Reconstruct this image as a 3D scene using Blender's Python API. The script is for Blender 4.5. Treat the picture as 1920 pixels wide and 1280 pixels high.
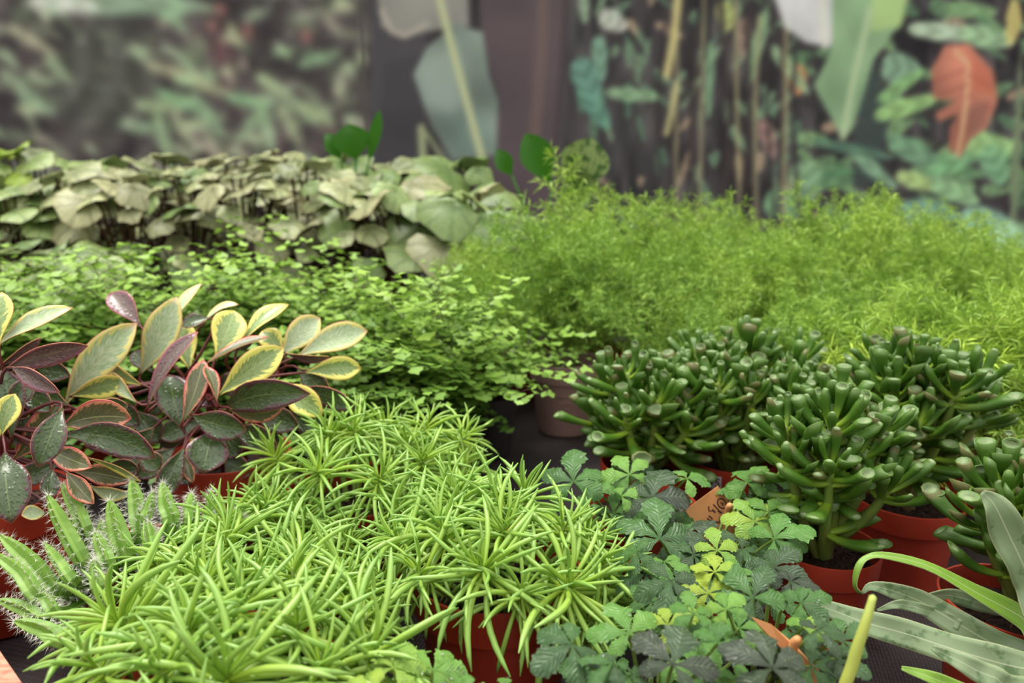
import bpy, math, random
import numpy as np
from mathutils import Vector, Matrix, Euler, noise as mnoise

for o in list(bpy.data.objects):
    bpy.data.objects.remove(o)
rnd = random.Random(7)
PI = math.pi
SC = bpy.context.scene
COL = SC.collection

# ------------------------------------------------------------------ camera, sky, exposure
CAM_Z, PITCH, FPX = 0.39, math.radians(13.0), 1440.0
cd = bpy.data.cameras.new('camera')
cam = bpy.data.objects.new('camera', cd)
COL.objects.link(cam)
cam.location = (0, 0, CAM_Z)
cam.rotation_euler = (PI / 2 - PITCH, 0, 0)
cd.sensor_width = 36.0
cd.lens = 27.0
cd.clip_start = 0.02
cd.dof.use_dof = True
cd.dof.focus_distance = 0.54
cd.dof.aperture_fstop = 5.5
SC.camera = cam

SKY_ZENITH, SKY_HORIZON, SKY_GROUND = 2.7, 0.31, 0.03
w = bpy.data.worlds.new('overcast_roof_light')
SC.world = w
w.use_nodes = True
nt = w.node_tree
nt.nodes.clear()
tc = nt.nodes.new('ShaderNodeTexCoord')
sx = nt.nodes.new('ShaderNodeSeparateXYZ')
nt.links.new(tc.outputs['Generated'], sx.inputs[0])
rp = nt.nodes.new('ShaderNodeValToRGB')
mr = nt.nodes.new('ShaderNodeMapRange')
mr.inputs[1].default_value = -1.0
mr.inputs[2].default_value = 1.0
nt.links.new(sx.outputs[2], mr.inputs[0])
nt.links.new(mr.outputs[0], rp.inputs[0])
e = rp.color_ramp.elements
e[0].position, e[0].color = 0.45, (SKY_GROUND, SKY_GROUND, SKY_GROUND, 1)
e[1].position, e[1].color = 0.52, (SKY_HORIZON, SKY_HORIZON * .98, SKY_HORIZON * .97, 1)
n3 = e.new(1.0)
n3.color = (SKY_ZENITH, SKY_ZENITH * .985, SKY_ZENITH * .95, 1)
bg = nt.nodes.new('ShaderNodeBackground')
bg.inputs['Strength'].default_value = 1.0
wo = nt.nodes.new('ShaderNodeOutputWorld')
nt.links.new(rp.outputs[0], bg.inputs[0])
nt.links.new(bg.outputs[0], wo.inputs[0])

sun = bpy.data.lights.new('soft_daylight', 'SUN')
sun.energy = 2.9
sun.angle = math.radians(28)
sun.color = (1.0, 0.97, 0.9)
so = bpy.data.objects.new('soft_daylight', sun)
COL.objects.link(so)
so.rotation_euler = (math.radians(-14), math.radians(-12), 0)

SC.view_settings.view_transform = 'Standard'
SC.view_settings.look = 'None'
SC.view_settings.exposure = 0.0
SC.view_settings.gamma = 1.0
SC.view_settings.use_curve_mapping = False

# ------------------------------------------------------------------ pixel <-> place helpers (used to lay the plants out)
FWD = Vector((0, math.cos(PITCH), -math.sin(PITCH)))
UPV = Vector((0, math.sin(PITCH), math.cos(PITCH)))
EYE = Vector((0, 0, CAM_Z))


def ray(px, py):
    return FWD + Vector((1, 0, 0)) * ((px - 960) / FPX) + UPV * ((640 - py) / FPX)


def at(px, py, Y):
    d = ray(px, py)
    return EYE + d * (Y / d.y)


def atz(px, py, z):
    d = ray(px, py)
    return EYE + d * ((z - CAM_Z) / d.z)


def size(n, P):
    return n * (P - EYE).dot(FWD) / FPX


def C(r, g, b, k=1.0):
    def f(c):
        c = c / 255.0
        return c / 12.92 if c <= 0.04045 else ((c + 0.055) / 1.055) ** 2.4
    return (min(f(r) * k, .95), min(f(g) * k, .95), min(f(b) * k, .95), 1.0)


# ------------------------------------------------------------------ mesh helpers
class MB:
    def __init__(s):
        s.v, s.f, s.m, s.uv = [], [], [], []

    def add(s, vs, fs, mi=0, uvs=None):
        o = len(s.v)
        s.v.extend([tuple(p) for p in vs])
        s.f.extend([tuple(i + o for i in q) for q in fs])
        s.m.extend([mi] * len(fs))
        s.uv.extend(uvs if uvs is not None else [(0.5, 0.5)] * len(vs))

    def mesh(s, name, mats, smooth=True, off=None):
        me = bpy.data.meshes.new(name)
        vs = s.v
        if off is not None:
            vs = [(a - off[0], b - off[1], c - off[2]) for a, b, c in vs]
        me.from_pydata(vs, [], s.f)
        for m in (mats if isinstance(mats, (list, tuple)) else [mats]):
            me.materials.append(m)
        me.polygons.foreach_set('material_index', s.m)
        me.polygons.foreach_set('use_smooth', [smooth] * len(s.f))
        ul = me.uv_layers.new(name='UVMap')
        li = np.empty(len(me.loops), dtype=np.int32)
        me.loops.foreach_get('vertex_index', li)
        ul.data.foreach_set('uv', np.array(s.uv, dtype=np.float32)[li].ravel())
        me.update()
        return me


def link(name, data, parent=None, M=None):
    o = bpy.data.objects.new(name, data)
    COL.objects.link(o)
    if parent is not None:
        o.parent = parent
    if M is not None:
        o.matrix_basis = M
    return o


def thing(name, label, cat, loc, group=None):
    o = bpy.data.objects.new(name, None)
    o.empty_display_size = 0.02
    COL.objects.link(o)
    o.location = loc
    tag(o, label, cat, group)
    return o


def tag(o, label=None, cat=None, group=None, kind=None):
    if label: o['label'] = label
    if cat: o['category'] = cat
    if group: o['group'] = group
    if kind: o['kind'] = kind
    return o


def frames(pts):
    pts = [Vector(p) for p in pts]
    n = len(pts)
    T = []
    for i in range(n):
        t = pts[min(i + 1, n - 1)] - pts[max(i - 1, 0)]
        T.append(t.normalized() if t.length > 1e-9 else Vector((0, 0, 1)))
    a = Vector((1, 0, 0)) if abs(T[0].x) < .8 else Vector((0, 1, 0))
    N = (a - T[0] * a.dot(T[0])).normalized()
    out = []
    for i in range(n):
        N = (N - T[i] * N.dot(T[i]))
        N = N.normalized() if N.length > 1e-6 else Vector((0, 1, 0))
        out.append((T[i], N, T[i].cross(N)))
    return pts, out


def tube(mb, pts, rad, k=6, mi=0, tip=True, prof=None):
    pts, fr = frames(pts)
    n = len(pts)
    vs, fs, uv = [], [], []
    for i in range(n):
        T, N, B = fr[i]
        for j in range(k):
            a = 2 * PI * j / k
            r = rad[i] * (prof[j] if prof else 1.0)
            vs.append(pts[i] + N * (math.cos(a) * r) + B * (math.sin(a) * r))
            uv.append((j / k, i / (n - 1)))
    for i in range(n - 1):
        for j in range(k):
            j2 = (j + 1) % k
            fs.append((i * k + j, i * k + j2, (i + 1) * k + j2, (i + 1) * k + j))
    if tip:
        vs.append(pts[-1] + fr[-1][0] * rad[-1] * .6)
        uv.append((.5, 1.0))
        c = len(vs) - 1
        for j in range(k):
            fs.append(((n - 1) * k + j, (n - 1) * k + (j + 1) % k, c))
    mb.add(vs, fs, mi, uv)


def bez(p0, p1, p2, n):
    p0, p1, p2 = Vector(p0), Vector(p1), Vector(p2)
    return [p0 * (1 - t) ** 2 + p1 * 2 * t * (1 - t) + p2 * t * t for t in [i / (n - 1) for i in range(n)]]


def catmull(P, n):
    P = [Vector(p) for p in P]
    Q = [P[0] * 2 - P[1]] + P + [P[-1] * 2 - P[-2]]
    out = []
    m = len(P) - 1
    for i in range(n):
        x = i / (n - 1) * m
        k = min(int(x), m - 1)
        t = x - k
        a, b, c, d = Q[k], Q[k + 1], Q[k + 2], Q[k + 3]
        out.append(.5 * ((2 * b) + (c - a) * t + (2 * a - 5 * b + 4 * c - d) * t * t + (3 * b - a - 3 * c + d) * t ** 3))
    return out


def strip(mb, pts, sides, norms, wid, nw=4, cup=0.0, mi=0, wave=0.0, wf=3.0, ph=0.0):
    n = len(pts)
    vs, fs, uv = [], [], []
    for i in range(n):
        v = i / (n - 1)
        for j in range(nw + 1):
            t = 2 * j / nw - 1
            h = cup * wid[i] * (t * t) + wave * abs(t) * math.sin(wf * 2 * PI * v + ph + (2.1 if t > 0 else 0)) * wid[i]
            vs.append(pts[i] + sides[i] * (wid[i] * .5 * t) + norms[i] * h)
            uv.append(((t + 1) / 2, v))
    for i in range(n - 1):
        for j in range(nw):
            a = i * (nw + 1) + j
            fs.append((a, a + 1, a + nw + 2, a + nw + 1))
    mb.add(vs, fs, mi, uv)


def interp(tab, x):
    for (a, ya), (b, yb) in zip(tab, tab[1:]):
        if x <= b:
            return ya + (yb - ya) * (x - a) / (b - a)
    return tab[-1][1]


# ------------------------------------------------------------------ materials
def new_mat(name):
    m = bpy.data.materials.new(name)
    m.use_nodes = True
    t = m.node_tree
    t.nodes.clear()
    return m, t


def N(t, typ, **kw):
    n = t.nodes.new(typ)
    for k, v in kw.items():
        if hasattr(n, k):
            setattr(n, k, v)
    return n


def mixc(t, fac, a, b):
    n = t.nodes.new('ShaderNodeMix')
    n.data_type = 'RGBA'
    for sock, val in ((n.inputs[0], fac), (n.inputs[6], a), (n.inputs[7], b)):
        if hasattr(val, 'is_output'):
            t.links.new(val, sock)
        else:
            sock.default_value = val
    return n.outputs[2]


def math_(t, op, a, b=0.0, clamp=False):
    n = t.nodes.new('ShaderNodeMath')
    n.operation = op
    n.use_clamp = clamp
    for s, v in ((n.inputs[0], a), (n.inputs[1], b)):
        if hasattr(v, 'is_output'):
            t.links.new(v, s)
        else:
            s.default_value = v
    return n.outputs[0]


def step(t, x, lo, hi):
    n = t.nodes.new('ShaderNodeMapRange')
    n.interpolation_type = 'SMOOTHSTEP'
    t.links.new(x, n.inputs[0])
    n.inputs[1].default_value = lo
    n.inputs[2].default_value = hi
    return n.outputs[0]


def noise_(t, scale, detail=2.0, vec=None, rough=.5):
    n = t.nodes.new('ShaderNodeTexNoise')
    n.inputs['Scale'].default_value = scale
    n.inputs['Detail'].default_value = detail
    n.inputs['Roughness'].default_value = rough
    if vec is not None:
        t.links.new(vec, n.inputs['Vector'])
    return n.outputs[0]


def finish(t, col, rough=.45, transl=0.0, spec=.5, bump=None, bstr=.3, bdist=.001, tcol=None, coat=0.0):
    p = t.nodes.new('ShaderNodeBsdfPrincipled')
    if hasattr(col, 'is_output'):
        t.links.new(col, p.inputs['Base Color'])
    else:
        p.inputs['Base Color'].default_value = col
    if hasattr(rough, 'is_output'):
        t.links.new(rough, p.inputs['Roughness'])
    else:
        p.inputs['Roughness'].default_value = rough
    p.inputs['Specular IOR Level'].default_value = spec
    p.inputs['Coat Weight'].default_value = coat
    p.inputs['Coat Roughness'].default_value = .15
    if bump is not None:
        b = t.nodes.new('ShaderNodeBump')
        b.inputs['Strength'].default_value = bstr
        b.inputs['Distance'].default_value = bdist
        t.links.new(bump, b.inputs['Height'])
        t.links.new(b.outputs[0], p.inputs['Normal'])
    o = t.nodes.new('ShaderNodeOutputMaterial')
    if transl > 0:
        tr = t.nodes.new('ShaderNodeBsdfTranslucent')
        c2 = tcol if tcol is not None else col
        if hasattr(c2, 'is_output'):
            t.links.new(c2, tr.inputs[0])
        else:
            tr.inputs[0].default_value = c2
        mx = t.nodes.new('ShaderNodeMixShader')
        mx.inputs[0].default_value = transl
        t.links.new(p.outputs[0], mx.inputs[1])
        t.links.new(tr.outputs[0], mx.inputs[2])
        t.links.new(mx.outputs[0], o.inputs[0])
    else:
        t.links.new(p.outputs[0], o.inputs[0])


def oattr(t, name):
    n = t.nodes.new('ShaderNodeAttribute')
    n.attribute_type = 'OBJECT'
    n.attribute_name = name
    return n.outputs['Fac']


def uvnode(t):
    n = t.nodes.new('ShaderNodeTexCoord')
    s = t.nodes.new('ShaderNodeSeparateXYZ')
    t.links.new(n.outputs['UV'], s.inputs[0])
    return n, s.outputs[0], s.outputs[1]


def rand_out(t):
    return t.nodes.new('ShaderNodeObjectInfo').outputs['Random']


def simple(name, a, b=None, scale=40, rough=.5, transl=0.0, spec=.5, bstr=0.0, bscale=None, bdist=.001, byrand=.5):
    m, t = new_mat(name)
    b = b or a
    co = N(t, 'ShaderNodeTexCoord').outputs['Object']
    f = noise_(t, scale, 3, co)
    f = step(t, f, .3, .7)
    if byrand > 0:
        f = math_(t, 'ADD', math_(t, 'MULTIPLY', f, 1 - byrand), math_(t, 'MULTIPLY', rand_out(t), byrand))
    col = mixc(t, f, a, b)
    bump = noise_(t, bscale or scale * 4, 3, co) if bstr > 0 else None
    finish(t, col, rough, transl, spec, bump, bstr, bdist)
    return m


M_POT = simple('terracotta_plastic', C(172, 62, 40), C(150, 48, 30), 30, .42, 0, .4, .08, 300, .0006, .3)
M_POT_DARK = simple('charcoal_plastic', C(58, 52, 54), C(44, 40, 42), 30, .5, 0, .4, .05)
M_POT_MAUVE = simple('mauve_plastic', C(186, 150, 144), C(172, 136, 130), 60, .5, 0, .4, .05)
M_SOIL = simple('potting_soil', C(58, 40, 32), C(26, 18, 15), 260, .9, 0, .2, .8, 500, .004, 0)
M_FIBRE = simple('peat_fibre', C(120, 88, 66), C(70, 48, 38), 200, .9, 0, .2)
M_BROWN = simple('brown_stem', C(92, 62, 42), C(60, 40, 28), 80, .7, 0, .3)
M_REDSTEM = simple('red_stem', C(112, 40, 36), C(74, 26, 28), 60, .4, 0, .5)
M_DARKSTEM = simple('black_wiry_stalk', C(48, 30, 22), C(30, 20, 16), 60, .4)
M_GSTEM = simple('green_stem', C(150, 175, 80), C(110, 140, 60), 60, .5, .1)


def senecio_mat():
    m, t = new_mat('needle_leaf_green')
    tcn, u, v = uvnode(t)
    r = rand_out(t)
    nz = noise_(t, 55, 2, N(t, 'ShaderNodeTexCoord').outputs['Object'])
    col = mixc(t, v, C(184, 212, 66), C(164, 204, 106))
    col = mixc(t, math_(t, 'MULTIPLY', r, .55), col, C(132, 182, 84))
    groove = step(t, math_(t, 'ABSOLUTE', math_(t, 'SUBTRACT', u, .5)), .10, .02)
    col = mixc(t, math_(t, 'MULTIPLY', groove, .45), col, C(100, 142, 52))
    col = mixc(t, math_(t, 'MULTIPLY', step(t, nz, .55, .8), .3), col, C(196, 222, 130))
    finish(t, col, .3, .25, .6)
    return m


M_SEN = senecio_mat()


def gollum_mat():
    m, t = new_mat('glossy_jade_leaf')
    tcn, u, v = uvnode(t)
    nz = noise_(t, 120, 3, tcn.outputs['Object'])
    col = mixc(t, step(t, v, .0, .6), C(160, 192, 54), C(76, 116, 32))
    col = mixc(t, math_(t, 'MULTIPLY', rand_out(t), .6), col, C(48, 84, 24))
    col = mixc(t, math_(t, 'MULTIPLY', step(t, nz, .5, .75), .22), col, C(130, 164, 76))
    rim = math_(t, 'MULTIPLY', step(t, v, .80, .95), step(t, v, 1.12, 1.0))
    col = mixc(t, math_(t, 'MULTIPLY', rim, math_(t, 'MULTIPLY', math_(t, 'GREATER_THAN', rand_out(t), .8), .5)), col, C(124, 80, 62))
    col = mixc(t, math_(t, 'MULTIPLY', rim, .2), col, C(136, 156, 96))
    col = mixc(t, math_(t, 'MULTIPLY', step(t, v, 1.02, 1.3), .7), col, C(146, 160, 118))
    finish(t, col, math_(t, 'ADD', .2, math_(t, 'MULTIPLY', nz, .22)), .0, .45, nz, .3, .001)
    return m


M_GOL = gollum_mat()
M_GOLSTEM = simple('jade_branch', C(120, 150, 60), C(112, 116, 56), 60, .5)
M_GOLTRUNK = simple('jade_trunk', C(112, 92, 58), C(84, 66, 44), 90, .7, 0, .3, .4, 200, .002)


def pep_mat(name, centre, centre2, margin, rim, thr, rimw, dark=False):
    m, t = new_mat(name)
    tcn, u, v = uvnode(t)
    d = math_(t, 'ABSOLUTE', math_(t, 'SUBTRACT', math_(t, 'MULTIPLY', u, 2.0), 1.0))
    mp = N(t, 'ShaderNodeMapping')
    mp.inputs['Scale'].default_value = (3.0, 5.5, 1)
    mp.inputs['Rotation'].default_value = (0, 0, .5)
    # feathered streaks run from the midrib outwards and forwards
    comb = N(t, 'ShaderNodeCombineXYZ')
    t.links.new(d, comb.inputs[0])
    t.links.new(math_(t, 'SUBTRACT', math_(t, 'MULTIPLY', v, 3.2), math_(t, 'MULTIPLY', d, .9)), comb.inputs[1])
    t.links.new(math_(t, 'ADD', math_(t, 'MULTIPLY', rand_out(t), 30.0), math_(t, 'MULTIPLY', step(t, u, .49, .51), 5.0)), comb.inputs[2])
    mp2 = N(t, 'ShaderNodeMapping')
    mp2.inputs['Scale'].default_value = (.9, 3.4, 1)
    t.links.new(comb.outputs[0], mp2.inputs[0])
    nz = noise_(t, 1.6, 3, mp2.outputs[0], .6)
    e_ = math_(t, 'ADD', d, math_(t, 'MULTIPLY', math_(t, 'SUBTRACT', nz, .5), 1.1))
    endv = math_(t, 'MULTIPLY', step(t, v, .72, 1.0), .35)
    e_ = math_(t, 'ADD', e_, endv)
    c2 = noise_(t, 5.0, 3, mp2.outputs[0])
    cen = mixc(t, step(t, c2, .35, .65), centre, centre2)
    rib = step(t, d, .05, .015)
    cen = mixc(t, math_(t, 'MULTIPLY', rib, .5), cen, C(190, 200, 140) if not dark else C(120, 140, 80))
    col = mixc(t, step(t, e_, thr - .03, thr + .03), cen, margin)
    tipv = step(t, v, .9, 1.0)
    rr = math_(t, 'MAXIMUM', step(t, d, 1 - rimw, 1 - rimw * .4), math_(t, 'MULTIPLY', tipv, .7))
    col = mixc(t, rr, col, rim)
    if dark:
        vo = N(t, 'ShaderNodeTexVoronoi')
        vo.inputs['Scale'].default_value = 260
        t.links.new(N(t, 'ShaderNodeTexCoord').outputs['Object'], vo.inputs['Vector'])
        bump = step(t, vo.outputs[0], .45, .1)
        finish(t, col, .22, .04, .5, bump, .35, .0012)
    else:
        bump = noise_(t, 120, 2, N(t, 'ShaderNodeTexCoord').outputs['Object'])
        finish(t, col, .26, .15, .5, bump, .1, .001)
    return m


M_PEP = [
    pep_mat('peperomia_cream', C(168, 198, 140), C(216, 228, 192), C(248, 238, 146), C(236, 170, 138), .74, .05),
    pep_mat('peperomia_yellow', C(126, 154, 84), C(164, 184, 124), C(250, 242, 126), C(232, 190, 100), .58, .04),
    pep_mat('peperomia_pink', C(84, 88, 56), C(110, 110, 74), C(218, 150, 112), C(212, 78, 92), .76, .14),
    pep_mat('peperomia_dark', C(50, 70, 36), C(82, 98, 60), C(84, 54, 58), C(104, 50, 60), .80, .06, True),
    pep_mat('peperomia_purple', C(88, 66, 66), C(122, 100, 96), C(118, 76, 84), C(176, 90, 104), .70, .10, True),
]
M_PEP_UNDER = simple('peperomia_underside', C(150, 82, 78), C(128, 92, 66), 40, .4, .1)
M_PEP_EDGE = simple('peperomia_edge', C(200, 104, 92), C(226, 176, 100), 14, .4)


def vine_mat():
    m, t = new_mat('palmate_leaf')
    tcn, u, v = uvnode(t)
    tone = oattr(t, 'tone')
    ob = tcn.outputs['Object']
    nz = noise_(t, 220, 3, ob)
    rp = N(t, 'ShaderNodeValToRGB')
    t.links.new(tone, rp.inputs[0])
    el = rp.color_ramp.elements
    el[0].position, el[0].color = 0.0, C(72, 80, 68)
    el[1].position, el[1].color = 1.0, C(190, 214, 76)
    for p, c in ((.25, C(76, 112, 66)), (.5, C(100, 152, 70)), (.75, C(138, 188, 82))):
        q = el.new(p)
        q.color = c
    d = math_(t, 'ABSOLUTE', math_(t, 'SUBTRACT', math_(t, 'MULTIPLY', u, 2.0), 1.0))
    wv = N(t, 'ShaderNodeTexWave')
    wv.inputs['Scale'].default_value = 1.0
    wv.inputs['Distortion'].default_value = 1.5
    cb = N(t, 'ShaderNodeCombineXYZ')
    t.links.new(math_(t, 'MULTIPLY', math_(t, 'SUBTRACT', v, math_(t, 'MULTIPLY', d, .28)), 2.6), cb.inputs[0])
    t.links.new(cb.outputs[0], wv.inputs[0])
    vein = math_(t, 'MAXIMUM', step(t, wv.outputs[1], .85, .98), step(t, d, .08, .02))
    col = mixc(t, math_(t, 'MULTIPLY', vein, .22), rp.outputs[0], C(150, 176, 126))
    col = mixc(t, math_(t, 'MULTIPLY', step(t, nz, .5, .7), .3), col, C(66, 84, 60))
    vo = N(t, 'ShaderNodeTexVoronoi')
    vo.inputs['Scale'].default_value = 320
    t.links.new(ob, vo.inputs['Vector'])
    b = math_(t, 'ADD', math_(t, 'MULTIPLY', wv.outputs[1], -.5), step(t, vo.outputs[0], .4, .1))
    finish(t, col, .26, .15, .6, b, .7, .0013)
    return m


M_VINE = vine_mat()


def fern_mat():
    m, t = new_mat('maidenhair_leaflet')
    ob = N(t, 'ShaderNodeTexCoord').outputs['Object']
    gn = N(t, 'ShaderNodeNewGeometry').outputs['Random Per Island']
    nz = noise_(t, 30, 2, ob)
    f = math_(t, 'ADD', math_(t, 'MULTIPLY', gn, .6), math_(t, 'MULTIPLY', nz, .4))
    col = mixc(t, f, C(74, 116, 44), C(134, 176, 72))
    tip = oattr(t, 'tone')  # tone of the whole frond, carrying painted shade on the low fronds
    col = mixc(t, math_(t, 'MULTIPLY', tip, .8), col, C(172, 206, 86))
    finish(t, col, .45, .2, .35)
    return m


M_FERN = fern_mat()


def asp_mat():
    m, t = new_mat('asparagus_needle')
    gn = N(t, 'ShaderNodeNewGeometry').outputs['Random Per Island']
    tone = oattr(t, 'tone')
    col = mixc(t, gn, C(82, 128, 46), C(170, 206, 88))
    col = mixc(t, math_(t, 'MULTIPLY', tone, .8), col, C(206, 230, 92))
    finish(t, col, .45, .2, .35)
    return m


M_ASP = asp_mat()
M_ASPSTEM = simple('asparagus_stem', C(130, 150, 60), C(110, 120, 60), 40, .5)


def beg_mat(name, dark, pale, pink):
    m, t = new_mat(name)
    tcn, u, v = uvnode(t)
    nz = noise_(t, 60, 3, tcn.outputs['Object'])
    sp = N(t, 'ShaderNodeTexVoronoi')
    sp.inputs['Scale'].default_value = 90
    t.links.new(tcn.outputs['Object'], sp.inputs[0])
    # u = angle round the leaf, v = distance from the petiole
    ang = math_(t, 'SINE', math_(t, 'MULTIPLY', u, 2 * PI * 9))
    vein = step(t, ang, .55, .9)
    col = mixc(t, step(t, math_(t, 'ADD', nz, math_(t, 'MULTIPLY', v, .10)), .48, .59), dark, pale)
    col = mixc(t, math_(t, 'MULTIPLY', vein, .4), col, dark)
    col = mixc(t, math_(t, 'MULTIPLY', step(t, v, .93, 1.0), .5), col, pink)
    col = mixc(t, math_(t, 'MULTIPLY', rand_out(t), .6), col, dark)
    finish(t, col, .45, .12, .4)
    return m


M_BEG = [beg_mat('begonia_silver', C(60, 80, 40), C(204, 208, 150), C(140, 110, 80)),
         beg_mat('begonia_pale_green', C(64, 96, 44), C(176, 194, 120), C(128, 120, 84)),
         beg_mat('begonia_rose', C(70, 80, 42), C(208, 206, 156), C(150, 116, 84)),
         beg_mat('begonia_lime', C(120, 150, 46), C(184, 204, 80), C(150, 140, 60))]
M_BEGUNDER = M_BROWN
M_BROAD = simple('broad_green_leaf', C(66, 126, 34), C(52, 104, 26), 8, .4, .25)
M_STRAP = None


def strap_mat(name, a, b, dk):
    m, t = new_mat(name)
    tcn, u, v = uvnode(t)
    ob = tcn.outputs['Object']
    n1 = noise_(t, 70, 4, ob, .6)
    n2 = noise_(t, 26, 3, ob)
    col = mixc(t, n2, a, b)
    col = mixc(t, math_(t, 'MULTIPLY', step(t, n1, .56, .66), .75), col, dk)
    d = math_(t, 'ABSOLUTE', math_(t, 'SUBTRACT', math_(t, 'MULTIPLY', u, 2.0), 1.0))
    col = mixc(t, math_(t, 'MULTIPLY', step(t, d, .05, .02), .6), col, C(200, 206, 170))
    col = mixc(t, math_(t, 'MULTIPLY', step(t, d, .93, .98), .5), col, C(196, 196, 150))
    finish(t, col, .36, .12, .42, n1, .25, .001)
    return m


M_STRAP = strap_mat('glaucous_strap', C(112, 138, 92), C(142, 158, 122), C(72, 104, 58))
M_STRAPG = strap_mat('green_strap', C(112, 154, 46), C(124, 160, 60), C(104, 146, 44))
M_YELLOW = simple('yellow_shoot', C(196, 198, 84), C(176, 192, 92), 20, .5, .1)


def cactus_mat():
    m, t = new_mat('ribbed_cactus_skin')
    tcn, u, v = uvnode(t)
    nz = noise_(t, 90, 3, tcn.outputs['Object'])
    rib = math_(t, 'SINE', math_(t, 'MULTIPLY', u, 2 * PI * 5))
    col = mixc(t, v, C(76, 116, 38), C(116, 158, 50))
    col = mixc(t, math_(t, 'MULTIPLY', step(t, nz, .5, .7), .35), col, C(170, 200, 110))
    col = mixc(t, math_(t, 'MULTIPLY', step(t, rib, 0.2, 1.0), .25), col, C(180, 206, 110))
    finish(t, col, .45, .06, .45)
    return m


M_CACT = cactus_mat()
M_SPINE = simple('white_spines', C(250, 248, 240), C(240, 236, 226), 30, .4, .3)


def water_mat():
    m, t = new_mat('water')
    p = N(t, 'ShaderNodeBsdfPrincipled')
    p.inputs['Base Color'].default_value = (1, 1, 1, 1)
    p.inputs['Transmission Weight'].default_value = 1.0
    p.inputs['Roughness'].default_value = .02
    p.inputs['IOR'].default_value = 1.33
    o = N(t, 'ShaderNodeOutputMaterial')
    t.links.new(p.outputs[0], o.inputs[0])
    return m


M_WATER = water_mat()
M_TAG = simple('orange_card', C(228, 164, 108), C(212, 142, 88), 40, .5, .05, .4, 0, None, .001, 0)
M_STICK = simple('sticker_paper', C(216, 208, 214), C(206, 198, 206), 40, .5, 0, .4, 0, None, .001, 0)
M_INK = simple('ink', C(58, 44, 52), None, 40, .6, 0, .3)


def cloth_mat():
    m, t = new_mat('woven_ground_cloth')
    co = N(t, 'ShaderNodeTexCoord').outputs['Object']
    mp = N(t, 'ShaderNodeMapping')
    mp.inputs['Rotation'].default_value = (0, 0, .25)
    t.links.new(co, mp.inputs[0])
    w1 = N(t, 'ShaderNodeTexWave')
    w1.inputs['Scale'].default_value = 110
    w1.inputs['Distortion'].default_value = .6
    t.links.new(mp.outputs[0], w1.inputs[0])
    w2 = N(t, 'ShaderNodeTexWave')
    w2.bands_direction = 'Y'
    w2.inputs['Scale'].default_value = 60
    w2.inputs['Distortion'].default_value = .6
    t.links.new(mp.outputs[0], w2.inputs[0])
    h = math_(t, 'MULTIPLY', w1.outputs[1], math_(t, 'ADD', w2.outputs[1], .4))
    nz = noise_(t, 14, 4, co)
    col = mixc(t, h, C(34, 29, 31), C(70, 60, 62))
    col = mixc(t, math_(t, 'MULTIPLY', step(t, nz, .45, .7), .4), col, C(84, 74, 74))
    finish(t, col, .6, 0, .35, h, .5, .0008)
    return m


M_CLOTH = cloth_mat()


def wood_mat():
    m, t = new_mat('worn_pinkish_board')
    co = N(t, 'ShaderNodeTexCoord').outputs['Object']
    mp = N(t, 'ShaderNodeMapping')
    mp.inputs['Scale'].default_value = (4, 40, 40)
    t.links.new(co, mp.inputs[0])
    n1 = noise_(t, 6, 5, mp.outputs[0], .6)
    n2 = noise_(t, 160, 3, co)
    col = mixc(t, step(t, n1, .35, .65), C(214, 150, 124), C(178, 108, 86))
    col = mixc(t, math_(t, 'MULTIPLY', step(t, n2, .52, .68), .5), col, C(140, 84, 70))
    finish(t, col, .7, 0, .3, n1, .4, .002)
    return m


M_WOOD = wood_mat()
M_WALL = simple('plain_plaster', C(150, 146, 140), C(140, 136, 130), 6, .8)
M_FLOOR = simple('concrete_floor', C(120, 118, 114), C(104, 102, 100), 5, .8)
M_STEEL = simple('galvanised_steel', C(150, 152, 154), C(130, 132, 134), 20, .4)
#@@MAT_END
# ------------------------------------------------------------------ the place: floor, wall with the printed jungle, bench
FLOOR_Z, WALL_Y = -0.78, 2.32


def box_mb(mb, lo, hi, mi=0):
    x0, y0, z0 = lo
    x1, y1, z1 = hi
    vs = [(x0, y0, z0), (x1, y0, z0), (x1, y1, z0), (x0, y1, z0), (x0, y0, z1), (x1, y0, z1), (x1, y1, z1), (x0, y1, z1)]
    mb.add(vs, [(0, 3, 2, 1), (4, 5, 6, 7), (0, 1, 5, 4), (1, 2, 6, 5), (2, 3, 7, 6), (3, 0, 4, 7)], mi)


mb = MB(); box_mb(mb, (-3.2, -1.2, FLOOR_Z - .05), (3.2, WALL_Y + .2, FLOOR_Z))
tag(link('floor', mb.mesh('floor', M_FLOOR, False)), kind='structure')
mb = MB(); box_mb(mb, (-3.2, WALL_Y + .004, FLOOR_Z), (3.2, WALL_Y + .12, 1.75))
tag(link('wall_back', mb.mesh('wall_back', M_WALL, False)), kind='structure')

# ---- the mural: a flat print; its picture is worked out here as colours on a fine grid
MX0, MX1, MZ0, MZ1, MS = -2.3, 2.3, -0.02, 1.16, 0.0062
gx = np.arange(MX0, MX1 + 1e-6, MS)
gz = np.arange(MZ0, MZ1 + 1e-6, MS)
GX, GZ = np.meshgrid(gx, gz)
dep = WALL_Y * math.cos(PITCH) - (GZ - CAM_Z) * math.sin(PITCH)
PX = 960 + FPX * GX / dep
PY = 640 - FPX * (WALL_Y * math.sin(PITCH) + (GZ - CAM_Z) * math.cos(PITCH)) / dep
nr = np.random.RandomState(5)


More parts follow.
